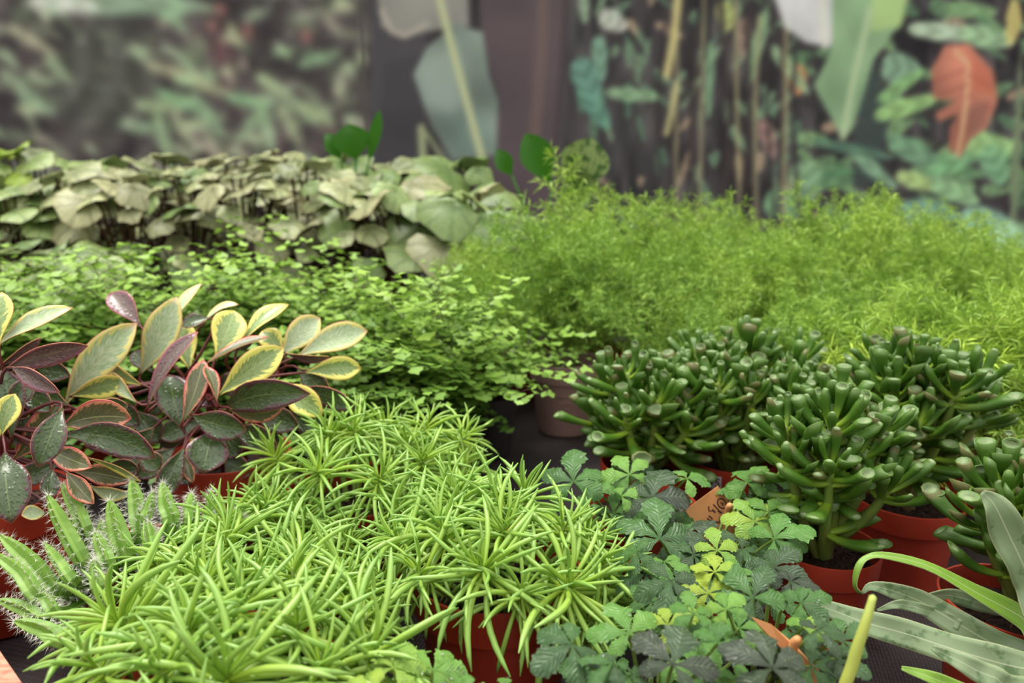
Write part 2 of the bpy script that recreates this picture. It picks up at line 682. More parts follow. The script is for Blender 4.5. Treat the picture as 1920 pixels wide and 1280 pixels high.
def vnoise(sx, sy, seed):
    r = np.random.RandomState(seed).rand(400, 400)
    x = (PX + 900) / sx
    y = (PY + 900) / sy
    xi, yi = np.floor(x).astype(int), np.floor(y).astype(int)
    fx, fy = x - xi, y - yi
    fx, fy = fx * fx * (3 - 2 * fx), fy * fy * (3 - 2 * fy)
    g = lambda a, b: r[a % 400, b % 400]
    return (g(xi, yi) * (1 - fx) + g(xi + 1, yi) * fx) * (1 - fy) + (g(xi, yi + 1) * (1 - fx) + g(xi + 1, yi + 1) * fx) * fy


def sRGB(c):
    return np.array(c, dtype=float)


IMG = np.zeros(PX.shape + (3,))
n1, n2 = vnoise(60, 60, 1), vnoise(22, 26, 2)
left = PX < 697
base_l = sRGB((70, 63, 64)) + (n1[..., None] - .5) * sRGB((30, 26, 24)) + (n2[..., None] - .5) * sRGB((26, 26, 22))
base_r = sRGB((54, 49, 52)) + (n1[..., None] - .5) * sRGB((30, 34, 30)) + (vnoise(14, 60, 3)[..., None] - .5) * sRGB((50, 46, 44))
IMG[:] = np.where(left[..., None], base_l, base_r)


def blend(mask, col):
    global IMG
    IMG = IMG * (1 - mask[..., None]) + np.array(col, dtype=float) * mask[..., None]


def leaf2(cx, cy, L, W, ang, col, op=1.0, soft=.3, rib=None, clip=None):
    c, s = math.cos(ang), math.sin(ang)
    x, y = PX - cx, PY - cy
    a = (x * c + y * s) / (L / 2)
    b = (-x * s + y * c) / (W / 2)
    prof = np.sqrt(np.clip(1 - a * a, 0, 1)) * (1 - .25 * a)
    q = (np.abs(b) - prof) / soft
    m = np.clip(.5 - q, 0, 1) * (np.abs(a) < 1) * op
    if clip is not None:
        m = m * clip
    shade = 1 + .12 * np.sin(a * 9 + np.abs(b) * 4)
    blend(m, np.array(col, dtype=float) * shade[..., None])
    if rib is not None:
        blend(np.clip(1 - np.abs(b) * 7, 0, 1) * (np.abs(a) < .95) * op, rib)


def stroke(pts, wd, col, op=1.0):
    m = np.zeros(PX.shape)
    for (x0, y0), (x1, y1) in zip(pts, pts[1:]):
        dx, dy = x1 - x0, y1 - y0
        t = np.clip(((PX - x0) * dx + (PY - y0) * dy) / (dx * dx + dy * dy + 1e-6), 0, 1)
        d = np.hypot(PX - x0 - t * dx, PY - y0 - t * dy)
        m = np.maximum(m, np.clip(1.2 - d / (wd / 2), 0, 1))
    blend(np.clip(m * 1.4, 0, 1) * op, col)


def poly(P, col, op=1.0, soft=6, var=.08):
    ins = np.zeros(PX.shape, dtype=bool)
    dmin = np.full(PX.shape, 1e9)
    n = len(P)
    for i in range(n):
        (x0, y0), (x1, y1) = P[i], P[(i + 1) % n]
        cond = (y0 > PY) != (y1 > PY)
        xin = (x1 - x0) * (PY - y0) / ((y1 - y0) if y1 != y0 else 1e-6) + x0
        ins ^= cond & (PX < xin)
        dx, dy = x1 - x0, y1 - y0
        t = np.clip(((PX - x0) * dx + (PY - y0) * dy) / (dx * dx + dy * dy + 1e-6), 0, 1)
        dmin = np.minimum(dmin, np.hypot(PX - x0 - t * dx, PY - y0 - t * dy))
    sd = np.where(ins, dmin, -dmin)
    m = np.clip(.5 + sd / soft, 0, 1) * op
    blend(m, np.array(col, dtype=float) * (1 + var * 2 * (n1 - .5))[..., None])


# left print: dim undergrowth
lf = (PX < 695).astype(float)
for k in range(260):
    x, y = nr.uniform(-330, 690), nr.uniform(-150, 560)
    g = nr.rand()
    colr = (sRGB((88, 104, 78)) * (1 - g) + sRGB((128, 142, 106)) * g) if nr.rand() < .8 else sRGB((104, 84, 80))
    cl = .35 if (120 < x < 260 and 20 < y < 230) else 1
    leaf2(x, y, nr.uniform(26, 90), nr.uniform(12, 26), nr.uniform(-.6, 1.1), colr, .65 * cl, .5, None, lf)
leaf2(205, 150, 200, 230, .3, (76, 78, 70), .85, .5, None, lf)
leaf2(230, 5, 320, 50, .05, (118, 150, 116), .8, .4, None, lf)
leaf2(120, 8, 140, 40, .1, (176, 176, 166), .7, .4, None, lf)
leaf2(60, 75, 110, 26, .55, (160, 160, 120), .7, .4, None, lf)
for x, y, L, a in ((330, 135, 120, .25), (385, 160, 110, .35), (350, 195, 130, .4), (300, 200, 100, .1), (390, 215, 110, .9), (470, 190, 90, .2),
                   (520, 165, 100, .6), (560, 200, 110, .75), (545, 235, 90, 1.1), (500, 240, 90, 1.3), (470, 235, 90, 2.2), (595, 215, 80, .5),
                   (40, 165, 110, .7), (70, 195, 80, .5), (110, 130, 70, .8), (310, 270, 120, 1.3), (270, 240, 100, .2), (350, 250, 100, 1.0), (600, 110, 90, -.3)):
    leaf2(x, y, L, 24, a, (122 + nr.randint(-14, 20), 144 + nr.randint(-12, 16), 104), .85, .4, None, lf)
for x, y in ((400, 50), (465, 60), (415, 85), (575, 70), (415, 20), (420, 105)):
    leaf2(x, y, 30, 22, 1.3, (158, 92, 86), .7, .6, None, lf)
leaf2(420, 110, 120, 60, 1.5, (84, 58, 64), .6, .6, None, lf)
for k in range(60):
    leaf2(nr.uniform(-300, 690), nr.uniform(-100, 330), 12, 11, 0, (172, 176, 150), .5, .8, None, lf)
for k in range(170):
    x, y = nr.uniform(-300, 690), nr.uniform(-120, 330)
    leaf2(x, y, nr.uniform(24, 60), nr.uniform(10, 20), nr.uniform(-.4, 1.2), (146 + nr.randint(-16, 30), 160 + nr.randint(-16, 30), 126), .62 * (.3 if (120 < x < 260 and 20 < y < 230) else 1), .6, None, lf)
# right print
rt = (PX >= 697).astype(float)
for k in range(520):
    x, y = nr.uniform(1080, 2300), nr.uniform(-160, 560)
    g = nr.rand()
    if x < 1500:
        colr = sRGB((74, 110, 84)) * (1 - g) + sRGB((128, 160, 118)) * g
        a, L, W = nr.normal(1.5, .5), nr.uniform(20, 80), nr.uniform(8, 18)
    else:
        colr = sRGB((72, 116, 78)) * (1 - g) + sRGB((132, 178, 110)) * g
        a, L, W = nr.uniform(-.7, .9), nr.uniform(36, 110), nr.uniform(14, 34)
    if nr.rand() < .12:
        colr = sRGB((170, 140, 110))
    if nr.rand() < .25:
        colr = sRGB((48, 46, 46))
    leaf2(x, y, L, W, a, colr, .75, .45, None, rt)
poly([(697, -200), (800, -200), (800, 600), (697, 600)], (66, 62, 68), .95, 4)
poly([(700, 380), (720, 120), (790, 100), (800, 400)], (58, 54, 60), .8, 10)
poly([(885, -200), (1075, -200), (1060, 120), (1045, 400), (870, 400), (940, 200), (905, 80)], (82, 66, 72), .96, 10)
stroke([(1020, -80), (1015, 100), (1000, 280)], 26, (112, 88, 80), .55)
stroke([(1065, -80), (1055, 120), (1040, 300)], 14, (60, 50, 54), .7)
poly([(690, -140), (870, -140), (880, 50), (800, 60), (755, 72), (715, 50)], (132, 130, 122), .95, 8)
stroke([(715, 20), (735, 60), (760, 68), (800, 45)], 12, (168, 156, 140), .7)
poly([(850, 45), (905, 60), (918, 140), (936, 190), (930, 290), (850, 300), (810, 240), (775, 140), (800, 90)], (114, 130, 118), .97, 8, .22)
poly([(790, 130), (860, 60), (870, 180), (850, 230), (800, 190)], (140, 156, 146), .5, 24)
poly([(820, 220), (900, 200), (930, 280), (850, 300)], (92, 116, 106), .6, 24)
stroke([(810, -60), (840, 60), (875, 190), (905, 300)], 17, (172, 178, 128), .95)
stroke([(790, 240), (795, 330)], 18, (150, 160, 112), .9)
stroke([(800, 250), (850, 330)], 10, (140, 156, 104), .8)
for x, y, L, W, a, c in ((1125, 110, 90, 30, 1.5, (112, 156, 128)), (1190, 178, 110, 26, .1, (124, 164, 118)), (1115, 200, 100, 40, 1.0, (84, 140, 116)),
                         (1100, 150, 90, 50, 1.2, (90, 140, 120)), (1150, 40, 60, 40, .5, (176, 180, 166)), (1095, 15, 60, 20, 1.5, (130, 160, 124)),
                         (1330, 150, 150, 18, 1.6, (110, 150, 110)), (1420, 90, 160, 22, 1.8, (120, 156, 110)), (1395, 70, 80, 26, 1.6, (150, 120, 106)),
                         (1360, 30, 60, 34, 1.4, (168, 176, 90)), (1495, 150, 60, 34, 1.5, (196, 124, 74)), (1480, 130, 120, 26, .9, (132, 164, 120)),
                         (1440, 260, 80, 30, 1.3, (150, 112, 104)), (1510, 340, 80, 60, 1.4, (120, 160, 116)), (1470, 385, 80, 60, .4, (110, 160, 110))):
    leaf2(x, y, L, W, a, c, .85, .4, None, rt)
for k in range(16):
    x = 1240 + k * 17 + nr.uniform(-6, 6)
    stroke([(x, nr.uniform(-60, 60)), (x + nr.uniform(-14, 14), 210), (x + nr.uniform(-10, 10), 430)], nr.uniform(5, 12), ((46, 38, 40), (60, 48, 46), (150, 140, 98))[k % 3], .75)
stroke([(1278, -80), (1265, 60), (1250, 140)], 18, (196, 180, 112), .9)
stroke([(1268, 160), (1250, 250)], 14, (180, 172, 112), .85)
poly([(1425, -80), (1570, -80), (1560, 90), (1510, 80), (1470, 50)], (196, 194, 196), .92, 10)
stroke([(1540, -60), (1545, 90)], 8, (206, 204, 180), .8)
poly([(1560, -80), (1700, -80), (1690, 40), (1640, 110), (1600, 240), (1580, 262), (1540, 190), (1525, 160), (1560, 90)], (128, 166, 118), .96, 8, .14)
poly([(1640, -80), (1720, -80), (1690, 50), (1630, 60)], (160, 192, 112), .9, 12)
stroke([(1630, 20), (1600, 150), (1580, 255)], 16, (166, 186, 140), .8)
poly([(1640, 110), (1665, 220), (1650, 345), (1600, 350), (1600, 240)], (54, 66, 64), .95, 10)
for x, y, L, W, a, c in ((1770, 60, 140, 34, .1, (170, 196, 160)), (1850, 70, 110, 40, .2, (140, 180, 130)), (1690, 130, 80, 60, .2, (120, 160, 126)),
                         (1700, 200, 130, 34, -.3, (140, 188, 106)), (1690, 160, 110, 26, -.6, (120, 170, 100)), (1720, 290, 130, 40, .5, (104, 148, 110)),
                         (1800, 300, 140, 34, -.4, (110, 166, 110)), (1850, 270, 110, 44, .1, (140, 184, 110)), (1865, 310, 80, 50, 1.2, (110, 164, 114)),
                         (1640, 320, 110, 26, .7, (118, 160, 122)), (1720, 340, 90, 30, .3, (160, 190, 110)), (1790, 360, 100, 40, .4, (130, 176, 120)),
                         (1600, 280, 160, 20, .2, (78, 118, 92)), (1900, 40, 30, 90, .1, (196, 180, 96)), (1905, 300, 16, 400, .05, (110, 126, 90)),
                         (1850, 420, 110, 60, .2, (130, 184, 150)), (1740, 400, 120, 50, .1, (110, 160, 130)), (1900, 450, 90, 60, .2, (150, 200, 150))):
    leaf2(x, y, L, W, a, c, .88, .35, None, rt)
poly([(1770, 85), (1815, 82), (1860, 130), (1870, 190), (1850, 240), (1820, 260), (1800, 296), (1778, 280), (1780, 240), (1795, 215), (1760, 228), (1752, 212), (1790, 190), (1748, 185), (1745, 130)], (182, 104, 80), .97, 6, .2)
poly([(1815, 95), (1862, 140), (1866, 180), (1820, 170)], (190, 92, 64), .7, 12)
poly([(1815, 200), (1855, 190), (1850, 235), (1815, 255)], (130, 82, 70), .7, 14)
stroke([(1790, 95), (1815, 120), (1812, 190), (1795, 290)], 9, (216, 172, 120), .8)
for p in (((1810, 130), (1755, 150)), ((1812, 160), (1760, 178)), ((1815, 140), (1862, 165)), ((1815, 180), (1858, 205))):
    stroke(p, 5, (150, 70, 56), .6)
def soften(A, k):
    for ax in (0, 1):
        B = np.zeros_like(A)
        for d in range(-k, k + 1):
            B += np.roll(A, d, axis=ax)
        A = B / (2 * k + 1)
    return A


lum = IMG.mean(axis=2, keepdims=True)
IMG = lum + (IMG - lum) * np.where(left[..., None], .58, .80)
sm1, sm2 = soften(IMG, 1), soften(soften(IMG, 1), 2)
IMG = np.where(left[..., None], 76 + (sm2 - 78) * 1.4, sm1)
MURAL_GAIN = 1.6
lin = np.clip(IMG, 0, 255) / 255.0
lin = np.where(lin <= .04045, lin / 12.92, ((lin + .055) / 1.055) ** 2.4)
lin = np.clip(lin * MURAL_GAIN, 0, .9)
mm, t = new_mat('printed_jungle')
vc = N(t, 'ShaderNodeVertexColor')
vc.layer_name = 'print'
finish(t, vc.outputs[0], .55, 0, .3)
jj = np.searchsorted(gx, (697 - 960) / FPX * WALL_Y)


def mural_panel(name, c0, c1, label, dy):
    nx, nz = c1 - c0, len(gz)
    P = np.zeros((nz, nx, 3))
    P[..., 0] = GX[:, c0:c1]
    P[..., 1] = WALL_Y - dy
    P[..., 2] = GZ[:, c0:c1]
    idx = np.arange(nz * nx).reshape(nz, nx)
    F = np.stack([idx[:-1, :-1], idx[:-1, 1:], idx[1:, 1:], idx[1:, :-1]], -1).reshape(-1, 4)
    me = bpy.data.meshes.new(name)
    me.vertices.add(nz * nx)
    me.vertices.foreach_set('co', P.ravel())
    me.loops.add(F.size)
    me.loops.foreach_set('vertex_index', F.ravel().astype(np.int32))
    me.polygons.add(len(F))
    me.polygons.foreach_set('loop_start', np.arange(0, F.size, 4, dtype=np.int32))
    me.update(calc_edges=True)
    ca = me.color_attributes.new('print', 'FLOAT_COLOR', 'POINT')
    colr = np.ones((nz * nx, 4), dtype=np.float32)
    colr[:, :3] = lin[:, c0:c1].reshape(-1, 3)
    ca.data.foreach_set('color', colr.ravel())
    me.materials.append(mm)
    me.validate()
    tag(link(name, me), label, 'mural')


mural_panel('jungle_mural', 0, jj, 'dim brownish printed jungle sheet on the back wall, with small drooping leaves', .004)
mural_panel('jungle_mural', jj, len(gx), 'brighter printed jungle sheet with banana leaves and one orange leaf', .002)

# ---- bench: cloth-covered top, board along the near side, legs
BN = Vector((.68, .73, 0)).normalized()
BD = Vector((BN.y, -BN.x, 0))
B0 = atz(21, 1251, .10)
bench = thing('plant_bench', 'plant bench covered in black woven cloth with a pinkish wooden edge board', 'bench', (0, 1.0, FLOOR_Z))
off = Vector((0, 1.0, FLOOR_Z))
far = [(-2.4, WALL_Y - .02), (2.4, WALL_Y - .02), (2.4, -.3)]
pa = B0 - BD * 2.6
pb = B0 + BD * .9
outline = [(pa.x, pa.y), (pb.x, pb.y), (2.4, pb.y)] + [(2.4, WALL_Y - .02), (-2.4, WALL_Y - .02)]
outline = [(max(-2.4, x), min(y, WALL_Y - .02)) for x, y in outline]
mb = MB()
k = len(outline)
mb.add([(x, y, -.03) for x, y in outline] + [(x, y, -.002) for x, y in outline],
       [tuple(range(k - 1, -1, -1)), tuple(range(k, 2 * k))] + [(i, (i + 1) % k, k + (i + 1) % k, k + i) for i in range(k)])
link('bench_top', mb.mesh('bench_top', M_STEEL, False, off), bench)
mb = MB()
nn = 60
vs, fs = [], []
for i in range(nn + 1):
    for j in range(nn + 1):
        u, v = i / nn, j / nn
        a = Vector(pa).lerp(Vector(pb), u); a.z = 0
        y1 = WALL_Y - .03
        q0 = Vector((max(-2.3, min(2.3, a.x)), a.y if a.y < y1 else y1, 0))
        q1 = Vector((-2.3 + 4.6 * u, y1, 0))
        q = q0.lerp(q1, v)
        if u > .999 or True:
            pass
        vs.append((q.x, q.y, .0015 * mnoise.noise(q * 9)))
for i in range(nn):
    for j in range(nn):
        a = i * (nn + 1) + j
        fs.append((a, a + nn + 1, a + nn + 2, a + 1))
mb.add(vs, fs)
# the cloth also covers the near corner on the far side of the board end
e0 = Vector(pb)
mb.add([(e0.x, e0.y, 0), (2.3, e0.y, 0), (2.3, WALL_Y - .03, 0)], [(0, 1, 2)])
link('ground_cloth', mb.mesh('ground_cloth', M_CLOTH, True, off), bench)
mb = MB()
c = [B0 - BD * 1.2, B0 + BD * .75]
vs = []
for p in c:
    for o_, z in ((0, -.03), (0, .10), (-.035, .10), (-.035, -.03)):
        q = p + BN * o_
        vs.append((q.x, q.y, z))
mb.add(vs, [(0, 1, 5, 4), (1, 2, 6, 5), (2, 3, 7, 6), (3, 0, 4, 7), (3, 2, 1, 0), (4, 5, 6, 7)])
o = link('side_board', mb.mesh('side_board', M_WOOD, False, off), bench)
o['label'] = 'pinkish worn wooden edge board'
for x, y in ((-1.2, 1.7), (1.6, .4), (1.6, 2.1), (-.2, 1.0)):
    mb = MB(); box_mb(mb, (x - .03, y - .03, FLOOR_Z), (x + .03, y + .03, -.03))
    link('leg', mb.mesh('leg', M_STEEL, False, off), bench)

# ------------------------------------------------------------------ pots and soil
_pots = {}


def pot_mesh(R, h, mat):
    key = ('p', round(R, 4), round(h, 4), mat.name)
    if key not in _pots:
        pr = [(.0, .004), (.70, .004), (.74, 0), (.76, .004), (.90, h * .72), (.905, h * .735), (.965, h * .745), (1.0, h * .985), (.995, h), (.965, h), (.955, h * .985), (.90, h * .80), (.86, h * .70)]
        K = 40
        vs, fs = [], []
        for r, z in pr:
            for j in range(K):
                a = 2 * PI * j / K
                vs.append((r * R * math.cos(a), r * R * math.sin(a), z))
        for i in range(len(pr) - 1):
            for j in range(K):
                fs.append((i * K + j, i * K + (j + 1) % K, (i + 1) * K + (j + 1) % K, (i + 1) * K + j))
        m = MB(); m.add(vs, fs)
        me = m.mesh('pot', mat)
        me.set_sharp_from_angle(angle=math.radians(35)) if hasattr(me, 'set_sharp_from_angle') else None
        _pots[key] = me
    return _pots[key]


def soil_mesh(R, h, seed=0):
    key = ('s', round(R, 4), round(h, 4), seed)
    if key not in _pots:
        r_ = random.Random(seed)
        m = MB()
        K, L = 28, 8
        vs = [(0, 0, h * .86)]
        fs = []
        for i in range(1, L + 1):
            for j in range(K):
                a = 2 * PI * j / K
                r = R * .90 * i / L
                vs.append((r * math.cos(a), r * math.sin(a), h * .80 + (.006 * R / .05) * (1 - i / L) + r_.uniform(-.0016, .0022)))
        for j in range(K):
            fs.append((0, 1 + j, 1 + (j + 1) % K))
        for i in range(L - 1):
            for j in range(K):
                a = 1 + i * K
                fs.append((a + j, a + K + j, a + K + (j + 1) % K, a + (j + 1) % K))
        m.add(vs, fs, 0)
        for q in range(110):
            a, r = r_.uniform(0, 2 * PI), R * .85 * math.sqrt(r_.random())
            p = Vector((r * math.cos(a), r * math.sin(a), h * .80 + .005 * R / .05 * (1 - r / R) + .001))
            d = Vector((r_.uniform(-1, 1), r_.uniform(-1, 1), r_.uniform(-.2, .4))).normalized() * r_.uniform(.003, .009)
            tube(m, [p - d * .5, p, p + d * .5], [.0004, .0008, .0003], 3, 1 if r_.random() < .3 else 0)
        _pots[key] = m.mesh('soil', [M_SOIL, M_FIBRE], False)
    return _pots[key]


def potted(name, label, cat, base, R, h, mat=None, group=None, seed=0):
    t = thing(name, label, cat, (base.x, base.y, .002), group)
    link('pot', pot_mesh(R, h, mat or M_POT), t, Matrix.Rotation(rnd.uniform(0, 6), 4, 'Z'))
    link('soil', soil_mesh(R, h, seed), t)
    t['_h'] = h
    return t


def orient(P, z, x=None, s=1.0):
    """matrix whose local +Z points along z (and +X near x), at P"""
    z = Vector(z).normalized()
    x = Vector(x) if x is not None else Vector((1, 0, 0))
    x = x - z * x.dot(z)
    if x.length < 1e-5:
        x = Vector((0, 1, 0)) - z * z.y
    x.normalize()
    y = z.cross(x)
    M = Matrix((x, y, z)).transposed().to_4x4()
    return Matrix.Translation(P) @ M @ Matrix.Scale(s, 4)


# ------------------------------------------------------------------ succulents with needle leaves (four pots)
def needle_leaf(bend, rad, seed):
    r_ = random.Random(seed)
    n = 8
    pts, rr = [], []
    L = 1.0
    x = z = 0.0
    tab = [(0, .55), (.15, .75), (.45, 1.0), (.75, .92), (.9, .66), (1.0, .2)]
    yv = r_.uniform(-.14, .14)
    for i in range(n):
        v = i / (n - 1)
        pts.append(Vector((x, yv * math.sin(v * 3), z)))
        rr.append(rad * interp(tab, v))
        a = bend * v * 1.2
        x += math.sin(a) * L / (n - 1)
        z += math.cos(a) * L / (n - 1)
    m = MB()
    tube(m, pts, rr, 6, 0, True)
    # u: 0.5 on the upper (inner) side of the bend
    m.uv = [((u + .5) % 1.0, v) for u, v in m.uv]
    return m


NEEDLE_MB = [needle_leaf(b, .034, i) for i, b in enumerate((.05, .25, .45, .65, .85, 1.05, 1.3, 1.6, .35, .75))]
NEEDLE = [m.mesh('needle_leaf', M_SEN) for m in NEEDLE_MB]


def dome_hit(px, py, Cn, a, c):
    d = ray(px, py)
    o_ = EYE - Cn
    S = Vector((1 / a, 1 / a, 1 / c))
    o2 = Vector((o_.x * S.x, o_.y * S.y, o_.z * S.z))
    d2 = Vector((d.x * S.x, d.y * S.y, d.z * S.z))
    A, B, Cc = d2.dot(d2), o2.dot(d2), o2.dot(o2) - 1
    D = B * B - A * Cc
    tt = (-B - math.sqrt(D)) / A if D > 0 else -B / A
    return EYE + d * tt


def needle_succulent(label, px, py, R, h, a, c, listed, nfill, seed, L=.041, maxn=300, cz=None, low=-.3):
    base = atz(px, py, h)
    t = potted('needle_leaved_succulent', label, 'succulent', base, R, h, seed=seed % 3)
    r_ = random.Random(seed)
    W0 = Vector((base.x, base.y, .002))
    Cn = Vector((base.x, base.y, cz if cz is not None else h * .93))
    ros = []
    for q in listed:
        P = dome_hit(q[0], q[1], Cn, a, c)
        ros.append((P, q[2] if len(q) > 2 else 1.0))
    tries = 0
    while len(ros) < len(listed) + nfill + 6 and tries < 4000:
        tries += 1
        ph = r_.uniform(0, 2 * PI)
        el = math.asin(r_.uniform(low, 1))
        P = Cn + Vector((a * math.cos(el) * math.cos(ph), a * math.cos(el) * math.sin(ph), c * math.sin(el))) * r_.uniform(.9, 1.02)
        if all((P - q[0]).length > .025 for q in ros):
            ros.append((P, r_.uniform(.8, 1.0)))
    cand = []
    for i, (P, sc) in enumerate(ros):
        nrm = P - Cn
        nrm = Vector((nrm.x / a ** 2, nrm.y / a ** 2, nrm.z / c ** 2)).normalized()
        ax = (nrm * .95 + Vector((0, 0, .35)) + Vector((r_.uniform(-.5, .5), r_.uniform(-.6, .3), 0))).normalized()
        m = MB()
        root = Vector((base.x, base.y, h * .80)) + (P - Cn) * .35
        root.z = h * .80
        tube(m, bez(root, P - ax * .03, P + ax * .002, 6), [.0028, .0027, .0026, .0024, .002, .0012], 6)
        shoot = link('shoot', m.mesh('shoot', M_GSTEM, True, W0), t)
        nl = int(36 * min(sc, 1.15))
        for k_ in range(nl):
            f = (k_ + .5) / nl
            th = math.radians(8 + 96 * f ** .75 + r_.uniform(-14, 14))
            ph = k_ * 2.39996 + r_.uniform(-.3, .3)
            # local frame about ax
            x = ax.orthogonal().normalized()
            y = ax.cross(x)
            out = x * math.cos(ph) + y * math.sin(ph)
            d = ax * math.cos(th) + out * math.sin(th)
            bend_dir = (out * .4 - Vector((0, 0, .9)) + ax * -.1)
            ln = L * sc * (.6 + .6 * min(1, f * 2.0)) * r_.uniform(.75, 1.2)
            p0 = P - ax * (.016 * f)
            b = NEEDLE_idx(r_, f)
            M = orient(p0, d, bend_dir, ln)
            # keep leaf radius steady when leaves are short
            cand.append((i, shoot, b, M))
    def worth(cnd):
        p = cnd[3].translation
        return (p - EYE).length - p.z * 1.2
    order = sorted(cand, key=worth)
    T0 = Matrix.Translation(-W0)
    for i, shoot, b, M in order[:maxn]:
        link('leaf', NEEDLE[b], shoot, T0 @ M)
    if len(order) > maxn:
        m = MB()
        for i, shoot, b, M in order[maxn:]:
            src = NEEDLE_MB[b]
            m.add([M @ Vector(p) for p in src.v], src.f, 0, src.uv)
        tag(link('leaves', m.mesh('leaves', M_SEN, True, W0), t), kind='stuff')
    # water drops clinging to the leaves
    m = MB()
    dr = drop_mb()
    for q in range(150):
        i, shoot, b, M = order[r_.randrange(min(len(order), 420))]
        src = NEEDLE_MB[b]
        p = M @ Vector(src.v[r_.randrange(6, len(src.v) - 7)])
        s = r_.uniform(.0006, .0013)
        m.add([p + Vector(v) * s for v in dr.v], dr.f, 0)
    tag(link('water_drops', m.mesh('water_drops', M_WATER, True, W0), t), kind='stuff')
    return t


def NEEDLE_idx(r_, f):
    if f < .25:
        return r_.choice((0, 1, 1, 8))
    if f < .6:
        return r_.choice((2, 3, 8, 9, 4))
    return r_.choice((1, 3, 4, 5, 6, 9, 2, 7, 8))


_drop = []


def drop_mb():
    if not _drop:
        m = MB()
        vs, fs = [], []
        K = 8
        vs.append((0, 0, -1.1))
        for i in (1, 2, 3):
            a = PI * i / 4 - PI / 2
            for j in range(K):
                b = 2 * PI * j / K
                vs.append((math.cos(a) * math.cos(b), math.cos(a) * math.sin(b), math.sin(a)))
        vs.append((0, 0, 1))
        for j in range(K):
            fs.append((0, 1 + (j + 1) % K, 1 + j))
            for i in range(2):
                q = 1 + i * K
                fs.append((q + j, q + (j + 1) % K, q + K + (j + 1) % K, q + K + j))
            fs.append((1 + 2 * K + j, 1 + 2 * K + (j + 1) % K, len(vs) - 1))
        m.add(vs, fs)
        _drop.append(m)
    return _drop[0]


S1 = needle_succulent('bright green needle-leaved succulent in the pot behind its alike neighbours, beside the pink-edged peperomia', 668, 918, .062, .105, .092, .062,
                 [(508, 846), (660, 790), (725, 795, .9), (715, 893), (875, 815, .9), (800, 790, .9), (590, 880), (610, 810), (870, 870), (790, 860)], 8, 11, low=.0)
S2 = needle_succulent('bright green needle-leaved succulent spilling over the pot whose front is in full view', 930, 1066, .062, .105, .090, .055,
                      [(899, 1062, 1.1), (1072, 1097, 1.3), (946, 990), (840, 915), (740, 1005), (1060, 985, .9), (985, 925), (830, 990), (1130, 1050, .9), (780, 1070, .9)], 6, 22, .043)
needle_succulent('bright green needle-leaved succulent between the hairy cactus and the full pot', 480, 1052, .058, .10, .080, .036,
                 [(558, 1033), (420, 1008), (340, 1056), (480, 1075), (620, 1085), (400, 1090)], 4, 33, .042, low=.05)
needle_succulent('bright green needle-leaved succulent nearest the wooden edge board', 440, 1262, .062, .105, .096, .052,
                 [(428, 1268, 1.42), (212, 1160, 1.25), (690, 1228, 1.2), (560, 1170), (350, 1170), (300, 1250), (600, 1250), (170, 1240, .9), (450, 1130)], 7, 44, .044)

